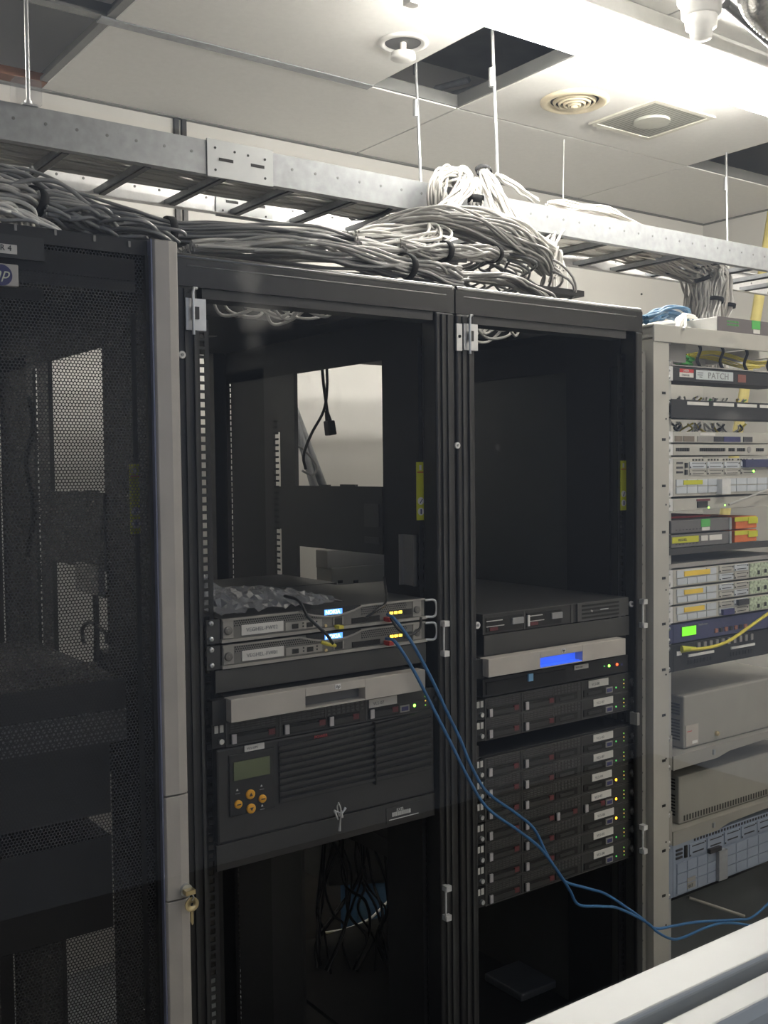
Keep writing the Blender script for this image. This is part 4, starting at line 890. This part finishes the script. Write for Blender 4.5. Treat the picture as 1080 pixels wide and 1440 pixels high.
tag(B(X3+W3+.004, X3+W3+.012, -.004, .018, 1.046, 1.074).build('rack_bracket', GEQ, None, loc=(X3+W3+.008, 0, 1.046)), 'small grey bracket beside the gap in the server stack', 'bracket')
ordn = ['topmost', 'second from top', 'third from top, top one with an amber light', 'fourth from top, middle one with an amber light', 'fifth from top, lowest one with an amber light', 'sixth from top', 'bottom one']
for k in range(7):
    server(X3+.002, .9985-.04445*k, EY, W3-.002, 'black server in the stack of seven, '+ordn[k], 'black rack servers', (1,1,0,0) if k != 3 else (1,1,1,1), ORGL if k in (2, 3, 4) else GRNL, lblx=(.735, .735, .725, .72, .74, .735, .735)[k])
# open bottom of rack 3: shelf of dark stuff
p = A(735, 1372, Y=.35)
tag(B(p.x-.07, p.x+.07, .28, .42, p.z-.02, p.z).build('grey_adapter', mat('adapter_dark', (.07, .075, .085), .4), None, loc=(p.x, .35, p.z-.02), bevel=.004), 'dark grey flat adapter lying low in the right rack', 'adapter')
tag(B(.66, 1.18, .08, .9, p.z-.032, p.z-.022).build('rack_shelf', BLKM, None, loc=(.9, .5, p.z-.03)), 'black shelf carrying the flat adapter', 'shelf')

# ================================================================== BEIGE RACK (rack 4)
t = empty('beige_rack', (1.56, .35, 0), 'beige open steel rack at the right edge', 'server rack')
RX0, RX1, ZT = 1.237, 1.93, 1.967
for x_, s in ((RX0, 1), (RX1, -1)):
    x1_ = x_+s*.055
    MB().prism([(x_, .0), (x1_, .0), (x1_, .012), (x1_, .05), (x1_-s*.004, .05), (x1_-s*.004, .008), (x_+s*.008, .008), (x_+s*.008, .09), (x_, .09)], 'z', .0, ZT-.035).build('front_post', BEI, t)
    MB().box(min(x_, x_+s*.05), max(x_, x_+s*.05), .70, .76, 0, ZT-.035).build('rear_post', BEI, t)
    MB().box(min(x_, x_+s*.03), max(x_, x_+s*.03), .0, .76, ZT-.030, ZT-.002).build('side_beam', BEI, t)
q = MB().prism([(-.004, ZT-.040), (-.004, ZT), (.05, ZT), (.05, ZT-.006), (.002, ZT-.006), (.002, ZT-.040)], 'x', RX0-.002, RX1+.002); q.build('top_beam', BEI, t, bevel=.0015)
B(RX0, RX1, .71, .76, ZT-.036, ZT).build('rear_beam', BEI, t); B(RX0, RX1, .0, .76, .0, .06).build('base', BEI, t)
B(RX0-.034, RX0-.004, .02, .05, .05, ZT-.06).build('side_flange', BEID, t)
q = MB(); z = .55
for k in range(12): q.box(RX0+.030, RX0+.042, -.001, .0005, .62+.166*k*.65*1.0, .62+.166*k*.65+.006)
q2 = MB()
for k in range(40): q2.cyl((RX0-.018, .0185, .30+.0445*k), 'y', .0025, .002, 8)
for k in range(8): q2.cyl((RX0+.044, -.001, .55+.20*k), 'y', .0022, .002, 8)
q.build('post_slots', DKH, t); q2.build('post_holes', DK, t)
EX = 1.345; EW = .455; FY = .030
rail_front(1.312, 1.345, FY+.006, .1, ZT-.045, .009, .0148).build('mounting_rail', mat('zinc_rail', (.42, .42, .40), .4, .4), t)
rail_front(EX+EW, EX+EW+.03, FY+.006, .1, ZT-.045, .009, .0148).build('mounting_rail', bpy.data.materials['zinc_rail'], t)
def zL(py): return A(950, py, Y=FY).z
def rscrews(z0, z1, par, m=STEEL):
    for z in ((z0+z1)/2,) if z1-z0 < .03 else (z0+.008, z1-.008):
        MB().lathe((1.331, FY+.004, z), 'y', [(.0055, 0), (.0055, -.003), (.001, -.005)], 12).build('ear_screw', m, par)
def unit(nm, label, cat, y0, y1, m, face=None, depth=.35, ear=GEQ, grp=None, fy=FY, pad=.001):
    z1, z0 = zL(y0)-pad, zL(y1)+pad
    t = empty(nm, (EX+EW/2, fy, z0), label, cat, grp)
    B(EX, EX+EW, fy, fy+depth, z0, z1).build('chassis', m, t, bevel=.0008)
    if ear: B(EX-.030, EX, FY+.001, FY+.004, z0, z1).build('ear', ear, t); rscrews(z0, z1, t)
    return t, z0, z1
# fiber tray
t, z0, z1 = unit('fibre_tray', 'open fibre tray with green connectors and yellow fibres under the top beam', 'tray', 478, 515, GEQ, depth=.002)
for o in [o for o in bpy.data.objects if o.parent == t and o.name.startswith('chassis')]: bpy.data.objects.remove(o, do_unlink=True)
B(EX-.005, EX+EW, FY, FY+.25, z0, z0+.003).build('tray_floor', GEQ, t); B(EX-.005, EX+EW, FY+.25, FY+.253, z0, z1).build('tray_back', GEQ, t)
B(EX, EX+.05, FY+.002, FY+.03, z0+.01, z1-.004).build('clip_block', GEQ, t)
random.seed(9)
for k in range(16): MB().tube([(EX+.055+random.uniform(0, .05), FY+.03+random.uniform(0, .05), z0+.012+random.uniform(0, .03)), (EX+.10+random.uniform(0, .02), FY+.03+random.uniform(0, .05), z0+.008+random.uniform(0, .03))], .004, 6).build('green_connector', GRN, t)
q = MB()
for k in range(14):
    y = FY+.03+random.uniform(0, .05); zz = z0+.018+random.uniform(0, .018)
    q.tube(spline([(EX+.10, y, zz), (EX+.18, y, zz+.012), (EX+.26, y+.01, zz+.012), (EX+.36, y, zz-.004), (EX+.44, y, zz)], 5), .0018, 5)
q.build('yellow_fibres', CABY, t)
for fx in (.11, .20, .30, .40): MB().tube(spline([(EX+fx, FY+.01, z1-.002), (EX+fx+.006, FY+.01, z1-.015), (EX+fx-.004, FY+.012, z0+.02), (EX+fx+.02, FY+.02, z0+.003)], 4), .004, 6).build('cable_hook', BLKM, t)
# patch panel
t, z0, z1 = unit('patch_bay', 'black patch panel with red sticker and large white text label', 'patch panel', 515, 536, BLKM, depth=.08, ear=GALVL)
s_ = B(EX+.022, EX+.075, FY-.001, FY, z0+.010, z1-.004).build('warning_sticker', WHT, t); B(EX+.022, EX+.075, FY-.0014, FY-.001, z0+.021, z1-.004).build('red_band', RED, s_)
text('LASER', .008, (EX+.034, FY-.0018, z0+.023), WHT, s_); text('DANGER', .007, (EX+.030, FY-.0014, z0+.0125), TXTG, s_)
s_ = B(EX+.085, EX+.232, FY-.001, FY, z0+.007, z1-.004).build('label', mat('label_bluewhite', (.50, .54, .54), .5), t)
text('PATCH', .022, (EX+.130, FY-.0016, z0+.0105), TXTG, s_, stretch=1.15); MB().box(EX+.09, EX+.112, FY-.0015, FY-.001, z0+.022, z0+.0235).box(EX+.09, EX+.11, FY-.0015, FY-.001, z0+.017, z0+.0185).box(EX+.098, EX+.108, FY-.0015, FY-.001, z0+.012, z0+.0135).build('small_print', TXT, s_)
B(EX+.252, EX+.285, FY-.001, FY, z0+.006, z1-.008).build('brown_square', mat('brown_label', (.20, .07, .05), .5), t)
# cable manager
t, z0, z1 = unit('cable_manager', 'black cable management bar with row of white label strips', 'cable manager', 562, 589, BLKM, depth=.06, ear=BLKM, fy=FY-.02)
for fx in (.025, .125, .22, .315): B(EX+fx, EX+fx+.082, FY-.0215, FY-.02, z1-.012, z1-.004).build('label_strip', WHT, t)
B(EX-.035, EX+.005, FY-.022, FY-.02, z0, z1).build('end_bracket', BLKM, t)
# small clutter of connectors above and below the manager
random.seed(21)
def fringe(nm, label, y0, y1, n, mats, yy=.12):
    t = empty(nm, (EX+EW/2, FY+yy, zL(y1)), label, 'cables')
    for k in range(n):
        x = EX+.0+random.random()*EW; za, zb = zL(y0)-random.uniform(0, .006), zL(y1)+random.uniform(0, .004)
        MB().tube(spline([(x, FY+yy+random.uniform(-.03, .03), zb), (x+random.uniform(-.01, .01), FY+yy*.98, (za+zb)/2), (x+random.uniform(-.022, .022), FY+yy*.94, za)], 4), random.choice((.0025, .003)), 6).build('lead', random.choice(mats), t)
fringe('patch_lead_fringe', 'short white, yellow and green leads above the black cable bar', 549, 566, 34, [CABW, CABW, CABY, GRN, CABD])
fringe('patch_lead_fringe', 'tangled white and dark leads below the black cable bar', 589, 606, 46, [CABW, CABW, CABW, CABY, CABK, CABD])
# switches
t, z0, z1 = unit('network_switch', 'upper pale grey switch with brown and blue sockets', 'switch', 606, 623, BEI, ear=GALVL)
for (a, b, m_) in ((.0, .03, mat('brown_module', (.16, .13, .10), .6)), (.033, .075, bpy.data.materials['brown_module']), (.085, .15, GEQ), (.15, .19, TXT), (.19, .26, HPB), (.27, .31, TXT)): B(EX+.005+a, EX+.005+b-.002, FY-.0015, FY, z0+.003, z0+.016).build('module', m_, t)
B(EX+.10, EX+.16, FY-.001, FY, z1-.009, z1-.003).build('label', WHT, t)
t, z0, z1 = unit('network_switch', 'lower pale grey switch with rows of black ports', 'switch', 624, 641, BEI, ear=GALVL)
for grp_ in ((.01, 6), (.10, 12), (.215, 3), (.25, 4), (.33, 4)):
    for k in range(grp_[1]): B(EX+grp_[0]+.0085*k, EX+grp_[0]+.0085*k+.0068, FY-.0015, FY, z0+.010, z0+.018).build('port', PORT, t)
MB().cyl((EX+.30, FY-.001, z0+.014), 'y', .008, .001, 14).build('badge', GEQ, t)
# big router
def router_cells(t, x0, x1, z0, z1, nc, nr, m_=RTR, line=.0012):
    for i in range(nc):
        for j in range(nr):
            a, b = x0+(x1-x0)*i/nc, x0+(x1-x0)*(i+1)/nc; c_, d_ = z0+(z1-z0)*j/nr, z0+(z1-z0)*(j+1)/nr
            B(a+line, b-line, FY-.0025, FY, c_+line, d_-line).build('cover_plate', m_, t)
def wic(t, x0, x1, z0, z1, m_=RTR, dark=False):
    w_ = B(x0+.001, x1-.001, FY-.0025, FY, z0+.001, z1-.001).build('interface_card', m_, t)
    if dark: B(x0+.008, x1-.006, FY-.010, FY-.0025, z0+.001, z1-.002).build('dark_plug', HPB if dark == 2 else TXT, w_)
    else: MB().box(x0+.012, x1-.010, FY-.0032, FY-.0025, z0+(z1-z0)*.25, z0+(z1-z0)*.35).box(x0+.010, x1-.008, FY-.0032, FY-.0025, z0+(z1-z0)*.75, z0+(z1-z0)*.82).build('card_slot', TXT, w_)
    MB().box(x0+.002, x0+.005, FY-.0035, FY-.0025, z0+.002, z0+.006).box(x1-.005, x1-.002, FY-.0035, FY-.0025, z1-.007, z1-.003).build('card_screws', DK, w_)
t, z0, z1 = unit('router', 'tall pale blue grey router with yellow tag and plugged cards', 'router', 644, 699, BEI, ear=GALVL)
hh = z1-z0; zc = z0+hh*.50
for k in range(3): B(EX+.012, EX+.035, FY-.0015, FY, zc+.010+.011*k, zc+.015+.011*k).build('status_marks', TXT, t)
for k in range(2): B(EX+.042, EX+.050, FY-.004, FY, zc+.006+.017*k, zc+.018+.017*k).build('port', PORT, t)
for k in range(4): 
    wic(t, EX+.058+.068*k, EX+.122+.068*k, zc+.020, z1-.008); wic(t, EX+.058+.068*k, EX+.122+.068*k, zc+.004, zc+.019, BEI)
for k in range(22): B(EX+.06+.012*k, EX+.066+.012*k, FY-.001, FY, z1-.006, z1-.002).build('vent_slot', DK, t) if k % 5 else None
B(EX+.27, EX+.40, FY-.012, FY, zc+.022, z1-.004).build('dark_plug', NAVY, t)
led(EX+.315, zc+.012, FY-.003, GRNB, t, .003)
router_cells(t, EX+.008, EX+.17, z0+.006, zc-.004, 4, 2); router_cells(t, EX+.20, EX+.42, z0+.006, zc-.004, 5, 2)
B(EX+.035, EX+.108, FY-.0035, FY-.0025, zc-.018, zc-.007).build('yellow_tag', YEL, t)
B(EX+.165, EX+.20, FY-.018, FY, z0+.002, zc-.006).build('clear_cover', GALVL, t)
t, z0, z1 = unit('media_converter', 'pale grey unit with small green lights beneath the tall router', 'switch', 701, 719, BEI, ear=GALVL)
B(EX+.09, EX+.13, FY-.002, FY, z0+.005, z0+.020).build('port_row', PORT, t); B(EX+.088, EX+.14, FY-.0015, FY, z0+.021, z0+.026).build('red_marks', MAR, t); led(EX+.135, z0+.004, FY, GRNB, t, .0022); led(EX+.20, z0+.008, FY, GRNB, t, .0018)
cable('pale_grey_lead', 'pale lead draped over the unit with green lights', [(EX+.19, FY-.02, z0+.010), (EX+.25, FY-.03, z0+.026), (EX+.36, FY-.02, z0+.045), (EX+.46, FY-.01, z0+.055)], .003, CAB)
# ADSL boxes + orange boxes on shelf
zs = zL(779); tag(MB().box(EX-.03, EX+EW+.02, FY, FY+.36, zs, zs+.004).box(EX-.03, EX+EW+.02, FY-.004, FY, zs-.002, zs+.014).build('rack_shelf', BLKG, None, loc=(EX, FY, zs)), 'black shelf carrying the dark modems and orange boxes', 'shelf')
for k, (lab) in enumerate(('lower dark grey modem with yellow label strip on the black shelf', 'upper dark grey modem with green tape on the black shelf')):
    z0 = zs+.0150+.0345*k; t = empty('modem', (EX+.10, FY+.01, z0), lab, 'modem', 'stacked modems on the shelf')
    B(EX-.012, EX+.225, FY-.004, FY+.20, z0, z0+.031).build('case', mat('modem_grey', (.11, .105, .105), .5) if 'modem_grey' not in bpy.data.materials else bpy.data.materials['modem_grey'], t, bevel=.002)
    B(EX+.212, EX+.220, FY-.006, FY-.004, z0, z0+.031).build('trim', GALV, t)
    q = MB()
    for j in range(8): q.box(EX+.004+.013*j, EX+.009+.013*j, FY-.005, FY-.004, z0+.007, z0+.009)
    q.build('indicator_row', TXT, t)
    if k: B(EX+.100, EX+.135, FY-.0052, FY-.004, z0+.012, z0+.031).build('green_tape', GRN, t); B(EX+.103, EX+.133, FY-.0056, FY-.004, z0+.003, z0+.011).build('label', WHT, t)
    else: 
        l_ = B(EX-.010, EX+.090, FY-.0052, FY-.004, z0+.011, z0+.026).build('yellow_label', YEL, t); text('VEGHEL', .009, (EX+.012, FY-.0056, z0+.015), TXT, l_)
        B(EX+.10, EX+.126, FY-.0052, FY-.004, z0+.012, z0+.025).build('label', WHT, t); B(EX+.132, EX+.182, FY-.0052, FY-.004, z0+.012, z0+.025).build('label', WHT, t)
    t = empty('orange_box', (EX+.30, FY+.01, z0), ('lower', 'upper')[k]+' orange box with yellow tape beside the modems', 'box', 'orange boxes on the shelf')
    B(EX+.242+.004*k, EX+.335, FY, FY+.14, z0, z0+.031).build('case', mat('orange_case', (.60, .14, .03), .45) if 'orange_case' not in bpy.data.materials else bpy.data.materials['orange_case'], t, bevel=.002)
    B(EX+.240, EX+.30+.03*k, FY-.0015, FY, z0+.019, z0+.030).build('yellow_tape', YEL, t); B(EX+.295, EX+.335, FY-.003, FY-.0016, z0+.012, z0+.028).build('yellow_tape', YEL, t)
tag(B(EX+.03, EX+.21, FY+.05, FY+.2, zs+.0815, zs+.0865).build('red_folder', RED, None, loc=(EX+.1, FY+.1, zs+.0815)), 'thin red folder lying on the upper modem', 'folder')
# thin shelf between
za = zL(799); tag(MB().box(EX-.02, EX+EW, FY, FY+.30, za, za+.010).build('rack_shelf', GEQ, None, loc=(EX, FY, za)), 'grey shelf plate above the three pale routers', 'shelf')
# three routers
for k, (ya, yb) in enumerate(((801, 826), (827.5, 851), (852.5, 876.5))):
    t, z0, z1 = unit('router', ('top', 'middle', 'bottom')[k]+' one of three pale routers with yellow tag', 'router', ya, yb, BEI, ear=GALVL, grp='three pale routers')
    hh = z1-z0; zc = z0+hh*.5
    router_cells(t, EX+.012, EX+.125, z0+.003, zc, 3, 1); router_cells(t, EX+.125, EX+.165, z0+.003, z1-.002, 1, 2)
    B(EX+.012, EX+.122, FY-.0022, FY, zc+.001, z1-.002).build('name_plate', RTR, t)
    B(EX+.038, EX+.038+(.10, .072, .078)[k], FY-.0035, FY-.0022, zc+.003, z1-.005).build('yellow_tag', mat('yellow_tag', (.72, .50, .05), .5) if 'yellow_tag' not in bpy.data.materials else bpy.data.materials['yellow_tag'], t)
    for c in range(2):
        for r_ in range(2):
            dk = 0
            if k == 2 and (c, r_) == (0, 0): dk = 2
            if k == 2 and (c, r_) == (1, 1): dk = 1
            wic(t, EX+.175+.062*c, EX+.234+.062*c, z0+.002+hh*.49*r_, z0+hh*.49*(r_+1), BEI if (c+r_+k) % 2 else RTR, dk)
    B(EX+.302, EX+.42, FY-.0022, FY, z0+.003, z1-.003).build('port_block', mat('mottled_port_block', (.36, .42, .30), .5, var=.5, scale=140) if 'mottled_port_block' not in bpy.data.materials else bpy.data.materials['mottled_port_block'], t)
    q = MB().box(EX+.335, EX+.345, FY-.003, FY-.002, z0+.008, z0+.018).box(EX+.365, EX+.375, FY-.003, FY-.002, z0+.010, z0+.020); q.build('ports', PORT, t)
# navy unit w/ green lcd
t, z0, z1 = unit('navy_appliance', 'navy blue unit with a bright green screen', 'appliance', 878, 905, NAVY, ear=NAVY)
B(EX+.032, EX+.085, FY-.002, FY, z0+.014, z0+.036).build('screen', GLCD, t); B(EX+.030, EX+.087, FY-.001, FY, z0+.012, z0+.038).build('screen_rim', DK, t)
text('NetScreen', .008, (EX+.095, FY-.001, z0+.034), TXTG, t)
for k in range(7): B(EX+.16+.020*k, EX+.171+.020*k, FY-.003, FY, z0+.010, z0+.020).build('port', PORT if k % 2 else mat('port_amber', (.30, .12, .08), .5) if 'port_amber' not in bpy.data.materials else bpy.data.materials['port_amber'], t)
# black patch panel below
t, z0, z1 = unit('patch_bay', 'black patch panel with slanted white label strips under the navy unit', 'patch panel', 906, 945, BLKM, ear=BLKM, depth=.1)
for (a, w_) in ((.055, .10), (.225, .10)): 
    B(EX+a, EX+a+w_, FY-.003, FY, z0+.030, z0+.036).build('label_strip', WHTP, t)
    for j in range(8): B(EX+a+.0125*j, EX+a+.0125*j+.009, FY-.001, FY, z0+.012, z0+.022).build('port', DKH, t)
for j in range(10): B(EX+.09+.024*j, EX+.10+.024*j, FY-.004, FY, z1-.020, z1-.004).build('port_tab', GEQ, t)
B(EX+.012, EX+.030, FY-.002, FY, z0+.038, z0+.048).build('white_tag', WHTP, t)
cable('yellow_network_cable', 'thick yellow network cable running right from the black patch panel', [(EX+.030, FY-.004, z1-.012), (EX+.055, FY-.02, z1-.014), (EX+.12, FY-.03, z1-.012), (EX+.18, FY-.03, z1-.004), (EX+.25, FY-.03, z1+.018), (EX+.36, FY-.03, z1+.055), (EX+.45, FY-.02, z1+.08)], .0042, CABY)
tag(MB().tube([(EX+.024, FY-.006, z1-.012), (EX+.062, FY-.019, z1-.0135)], [.009, .0045], 8).build('yellow_boot', YEL, None, loc=(EX+.03, FY-.01, z1-.02)), 'yellow plug boot at the left end of the yellow cable', 'plug')
# two desktop boxes on curved shelves
def pcbox(y0, y1, xo, label, d):
    zt, zb = zL(y0), zL(y1); t = empty('desktop_case', (EX+.2, FY+.1, zb), label, 'computer case', 'beige cases on shelves')
    B(EX+xo, EX+xo+.48, FY+d, FY+d+.42, zb, zt).build('case', BEID, t, bevel=.004)
    q = MB()
    for r_ in range(12):
        if r_ == 7: continue
        for c_ in range(2): q.box(EX+xo-.001, EX+xo+.001, FY+d+.012+.045*c_, FY+d+.045+.045*c_, zb+.02+.008*r_, zb+.0235+.008*r_)
    q.build('side_vents', DKH, t)
    return t, zb, zt
t, zb, zt = pcbox(986, 1062, .066, 'upper beige desktop case with label on the beige shelf', .02)
lb = B(EX+.072, EX+.121, FY+.018, FY+.020, zb+.006, zb+.058).build('rating_label', mat('label_pinkish', (.42, .38, .34), .6), t); MB().box(EX+.096, EX+.116, FY+.017, FY+.018, zb+.010, zb+.017).build('white_patch', WHTP, lb); MB().box(EX+.076, EX+.094, FY+.017, FY+.018, zb+.042, zb+.0435).build('red_print', RED, lb)
MB().lathe((EX+.195, FY+.020, zb+.020), 'y', [(.006, 0), (.006, -.006), (.004, -.008), (.001, -.008)], 14).build('brass_screw', BRASS, t)
t, zb2, zt2 = pcbox(1100, 1168, .048, 'lower beige desktop case with slots along its bottom edge', .02)
q = MB()
for k in range(34): q.box(EX+.066+.011*k, EX+.071+.011*k, FY+.0192, FY+.0205, zb2+.006, zb2+.020)
q.build('bottom_vents', DK, t)
for k, (zz, lab) in enumerate(((zb, 'upper beige shelf with curved lip under the beige case'), (zb2, 'lower beige shelf with curved lip under the beige case'))):
    t = empty('rack_shelf', (EX+.2, FY, zz-.03), lab, 'shelf', 'beige shelves with curved lip')
    B(EX-.002, EX+EW, FY+.0, FY+.40, zz-.004, zz-.001).build('plate', BEID, t)
    poly = [(EX-.002, zz-.001), (EX+EW, zz-.001), (EX+EW, zz-.034+.012)] + [(EX+.36, zz-.020), (EX+.22, zz-.024), (EX+.17, zz-.034), (EX+.10, zz-.034), (EX+.0, zz-.036), (EX-.002, zz-.036)]
    MB().prism(poly, 'y', FY-.002, FY+.001).build('lip', BEID, t)
    B(EX-.030, EX-.002, FY+.001, FY+.004, zz-.034, zz+.050).build('ear', BEID, t); rscrews(zz-.034, zz+.05, t)
    MB().box(EX+.150, EX+.158, FY-.006, FY-.001, zz-.022, zz-.010).build('catch', GALV, t)
# big chassis bottom
t, z0, z1 = unit('modular_router', 'tall blue grey modular router at the bottom of the beige rack', 'router', 1186, 1262, RTRB, ear=RTRB)
hh = z1-z0
router_cells(t, EX+.012, EX+.17, z0+.004, z0+hh*.62, 4, 3, mat('router_cover_blue', (.26, .30, .37), .5)); router_cells(t, EX+.20, EX+.44, z0+.004, z0+hh*.62, 5, 3, bpy.data.materials['router_cover_blue'])
for k in range(3): B(EX+.010, EX+.034, FY-.002, FY, z1-.040+.010*k, z1-.035+.010*k).build('status_marks', TXT, t)
B(EX+.042, EX+.052, FY-.003, FY, z1-.042, z1-.012).build('port', PORT, t)
for k in range(5): wic(t, EX+.060+.07*k, EX+.125+.07*k, z0+hh*.66, z1-.012, bpy.data.materials['router_cover_blue'])
for k in range(26): B(EX+.08+.012*k, EX+.086+.012*k, FY-.001, FY, z1-.009, z1-.003).build('vent_slot', TXT, t)
B(EX+.130, EX+.175, FY-.012, FY-.0025, z0+hh*.62, z0+hh*.70).build('dark_handle', TXT, t)
B(EX+.165, EX+.20, FY-.012, FY, z0+.004, z0+hh*.6).build('clear_cover', GALV, t)
s_ = B(EX+.050, EX+.082, FY-.0035, FY-.0025, z0+.010, z0+.024).build('label', BEID, t); text('017', .011, (EX+.054, FY-.004, z0+.0125), TXT, s_)
B(EX+.050, EX+.082, FY-.0035, FY-.0025, z0+.027, z0+.037).build('label', BEID, t)
# lower void: floor of the rack, slanted cable
a, b = A(968, 1262, Y=.06), A(1056, 1292, Y=-.0)
tag(MB().tube([(a.x, .06, a.z), (b.x, .02, b.z)], .004, 6).build('pale_stay_bar', BEID, None, loc=b), 'thin pale bar slanting below the modular router', 'bar')
tag(B(EX-.004, EX+EW+.01, .065, .7, .10, .56).build('dark_cabinet', mat('dark_cabinet_paint', (.06, .065, .068), .6), None, loc=(EX, .2, .06)), 'dark grey panelled unit at the bottom of the beige rack', 'cabinet')

# on top of the beige rack
t = empty('desktop_modem', A(1045, 466, Y=.02), 'dark modem with green tape standing on the beige rack', 'modem')
a, b = A(1010, 444, Y=.0), A(1090, 466, Y=.0)
B(a.x, a.x+.26, .003, .17, ZT+.0005, a.z-.001).build('case', WHTP, t, bevel=.002); B(a.x, a.x+.26, .0, .003, ZT+.0005, a.z-.001).build('front_panel', mat('modem_brown_grey', (.12, .105, .105), .45), t)
q = MB()
for k in range(8):
    for j in range(2): q.box(a.x+.035+.006*k, a.x+.038+.006*k, -.001, .0, ZT+.016+.008*j, ZT+.020+.008*j)
q.build('indicator_marks', GRN, t)
B(a.x+.135, a.x+.170, -.001, .0, ZT+.014, a.z-.001).build('green_tape', GRN, t); B(a.x+.14, a.x+.168, -.0015, .0, ZT+.003, ZT+.013).build('label', WHT, t)
tag(MB().prism([(1.42, .16), (1.50, .04), (1.56, .18), (1.60, .18), (1.9, .18), (1.9, .60), (1.42, .60)], 'z', ZT+.0003, ZT+.006).build('paper_sheet', WHTP, None, loc=(1.6, .3, ZT)), 'white sheets lying on top of the beige rack', 'paper')
a = A(968, 446, Y=.22)
tag(B(a.x, 1.93, .22, .66, ZT+.0065, a.z).build('white_box', WHTP, None, loc=(1.75, .35, ZT+.006), bevel=.003), 'long white box on top of the beige rack behind the modem', 'box')
bundle('blue_cable_coil', 'arched coil of dark blue cables on the beige rack', [A(905,450,Y=.12),A(918,443,Y=.14),A(938,438,Y=.16),A(958,443,Y=.18),A(968,455,Y=.2)], 16, .004, [.02,.03,.03,.02], [.008,.014,.014,.01], BLUD, wander=.25)
bundle('white_cable_tail', 'two pale cable tails bent over the edge of the beige rack', [A(954,462,Y=.0),A(957,450,Y=.03),A(964,444,Y=.08),A(975,446,Y=.14)], 5, .0036, [.014,.014], [.005,.005], CABW, wander=.2)

# background at right: white cables hanging behind rack 4
random.seed(33)
NTH = ['leftmost', 'second from left', 'third from left', 'middle', 'third from right', 'second from right', 'rightmost']
for k in range(7):
    x = EX+.05+.06*k; y = .55+random.uniform(-.05, .05)
    pts = [(x+random.uniform(-.05, .15), y, 1.90), (x+.03, y+.02, 1.80), (x+random.uniform(-.02, .04), y, 1.70), (x-.02, y, 1.50), (x+random.uniform(-.04, .04), y, 1.30)]
    cable('hanging_grey_cable', NTH[k]+' of the seven leads hanging behind the beige rack', pts, random.choice((.003, .004)), random.choice((CABW, CAB, CABD)), group='leads hanging behind the beige rack')
a, b = A(1030, 372, Y=1.60), A(1110, 412, Y=1.60)
t = empty('blue_window_glimpse', (a.x, 1.66, b.z), 'blue window light painted as a flat panel on the far wall', 'panel')  # glimpse of blue window light, put in as a plain coloured panel
B(a.x, b.x+.3, 1.66, 1.70, b.z-.02, a.z).build('face', PALB, t); MB().box(a.x, b.x+.3, 1.64, 1.66, b.z-.03, b.z-.015).build('ledge', GALV, t)
a, b = A(1064, 440, Y=1.2), A(1083, 320, Y=1.2); d = (b-a)
tag(MB().tube([a-d*((a.z)/d.z), b+d*.2], .028, 4).build('yellow_plank', PALY, None, loc=a-d*((a.z)/d.z)), 'tall pale yellow plank leaning at the right edge', 'plank')
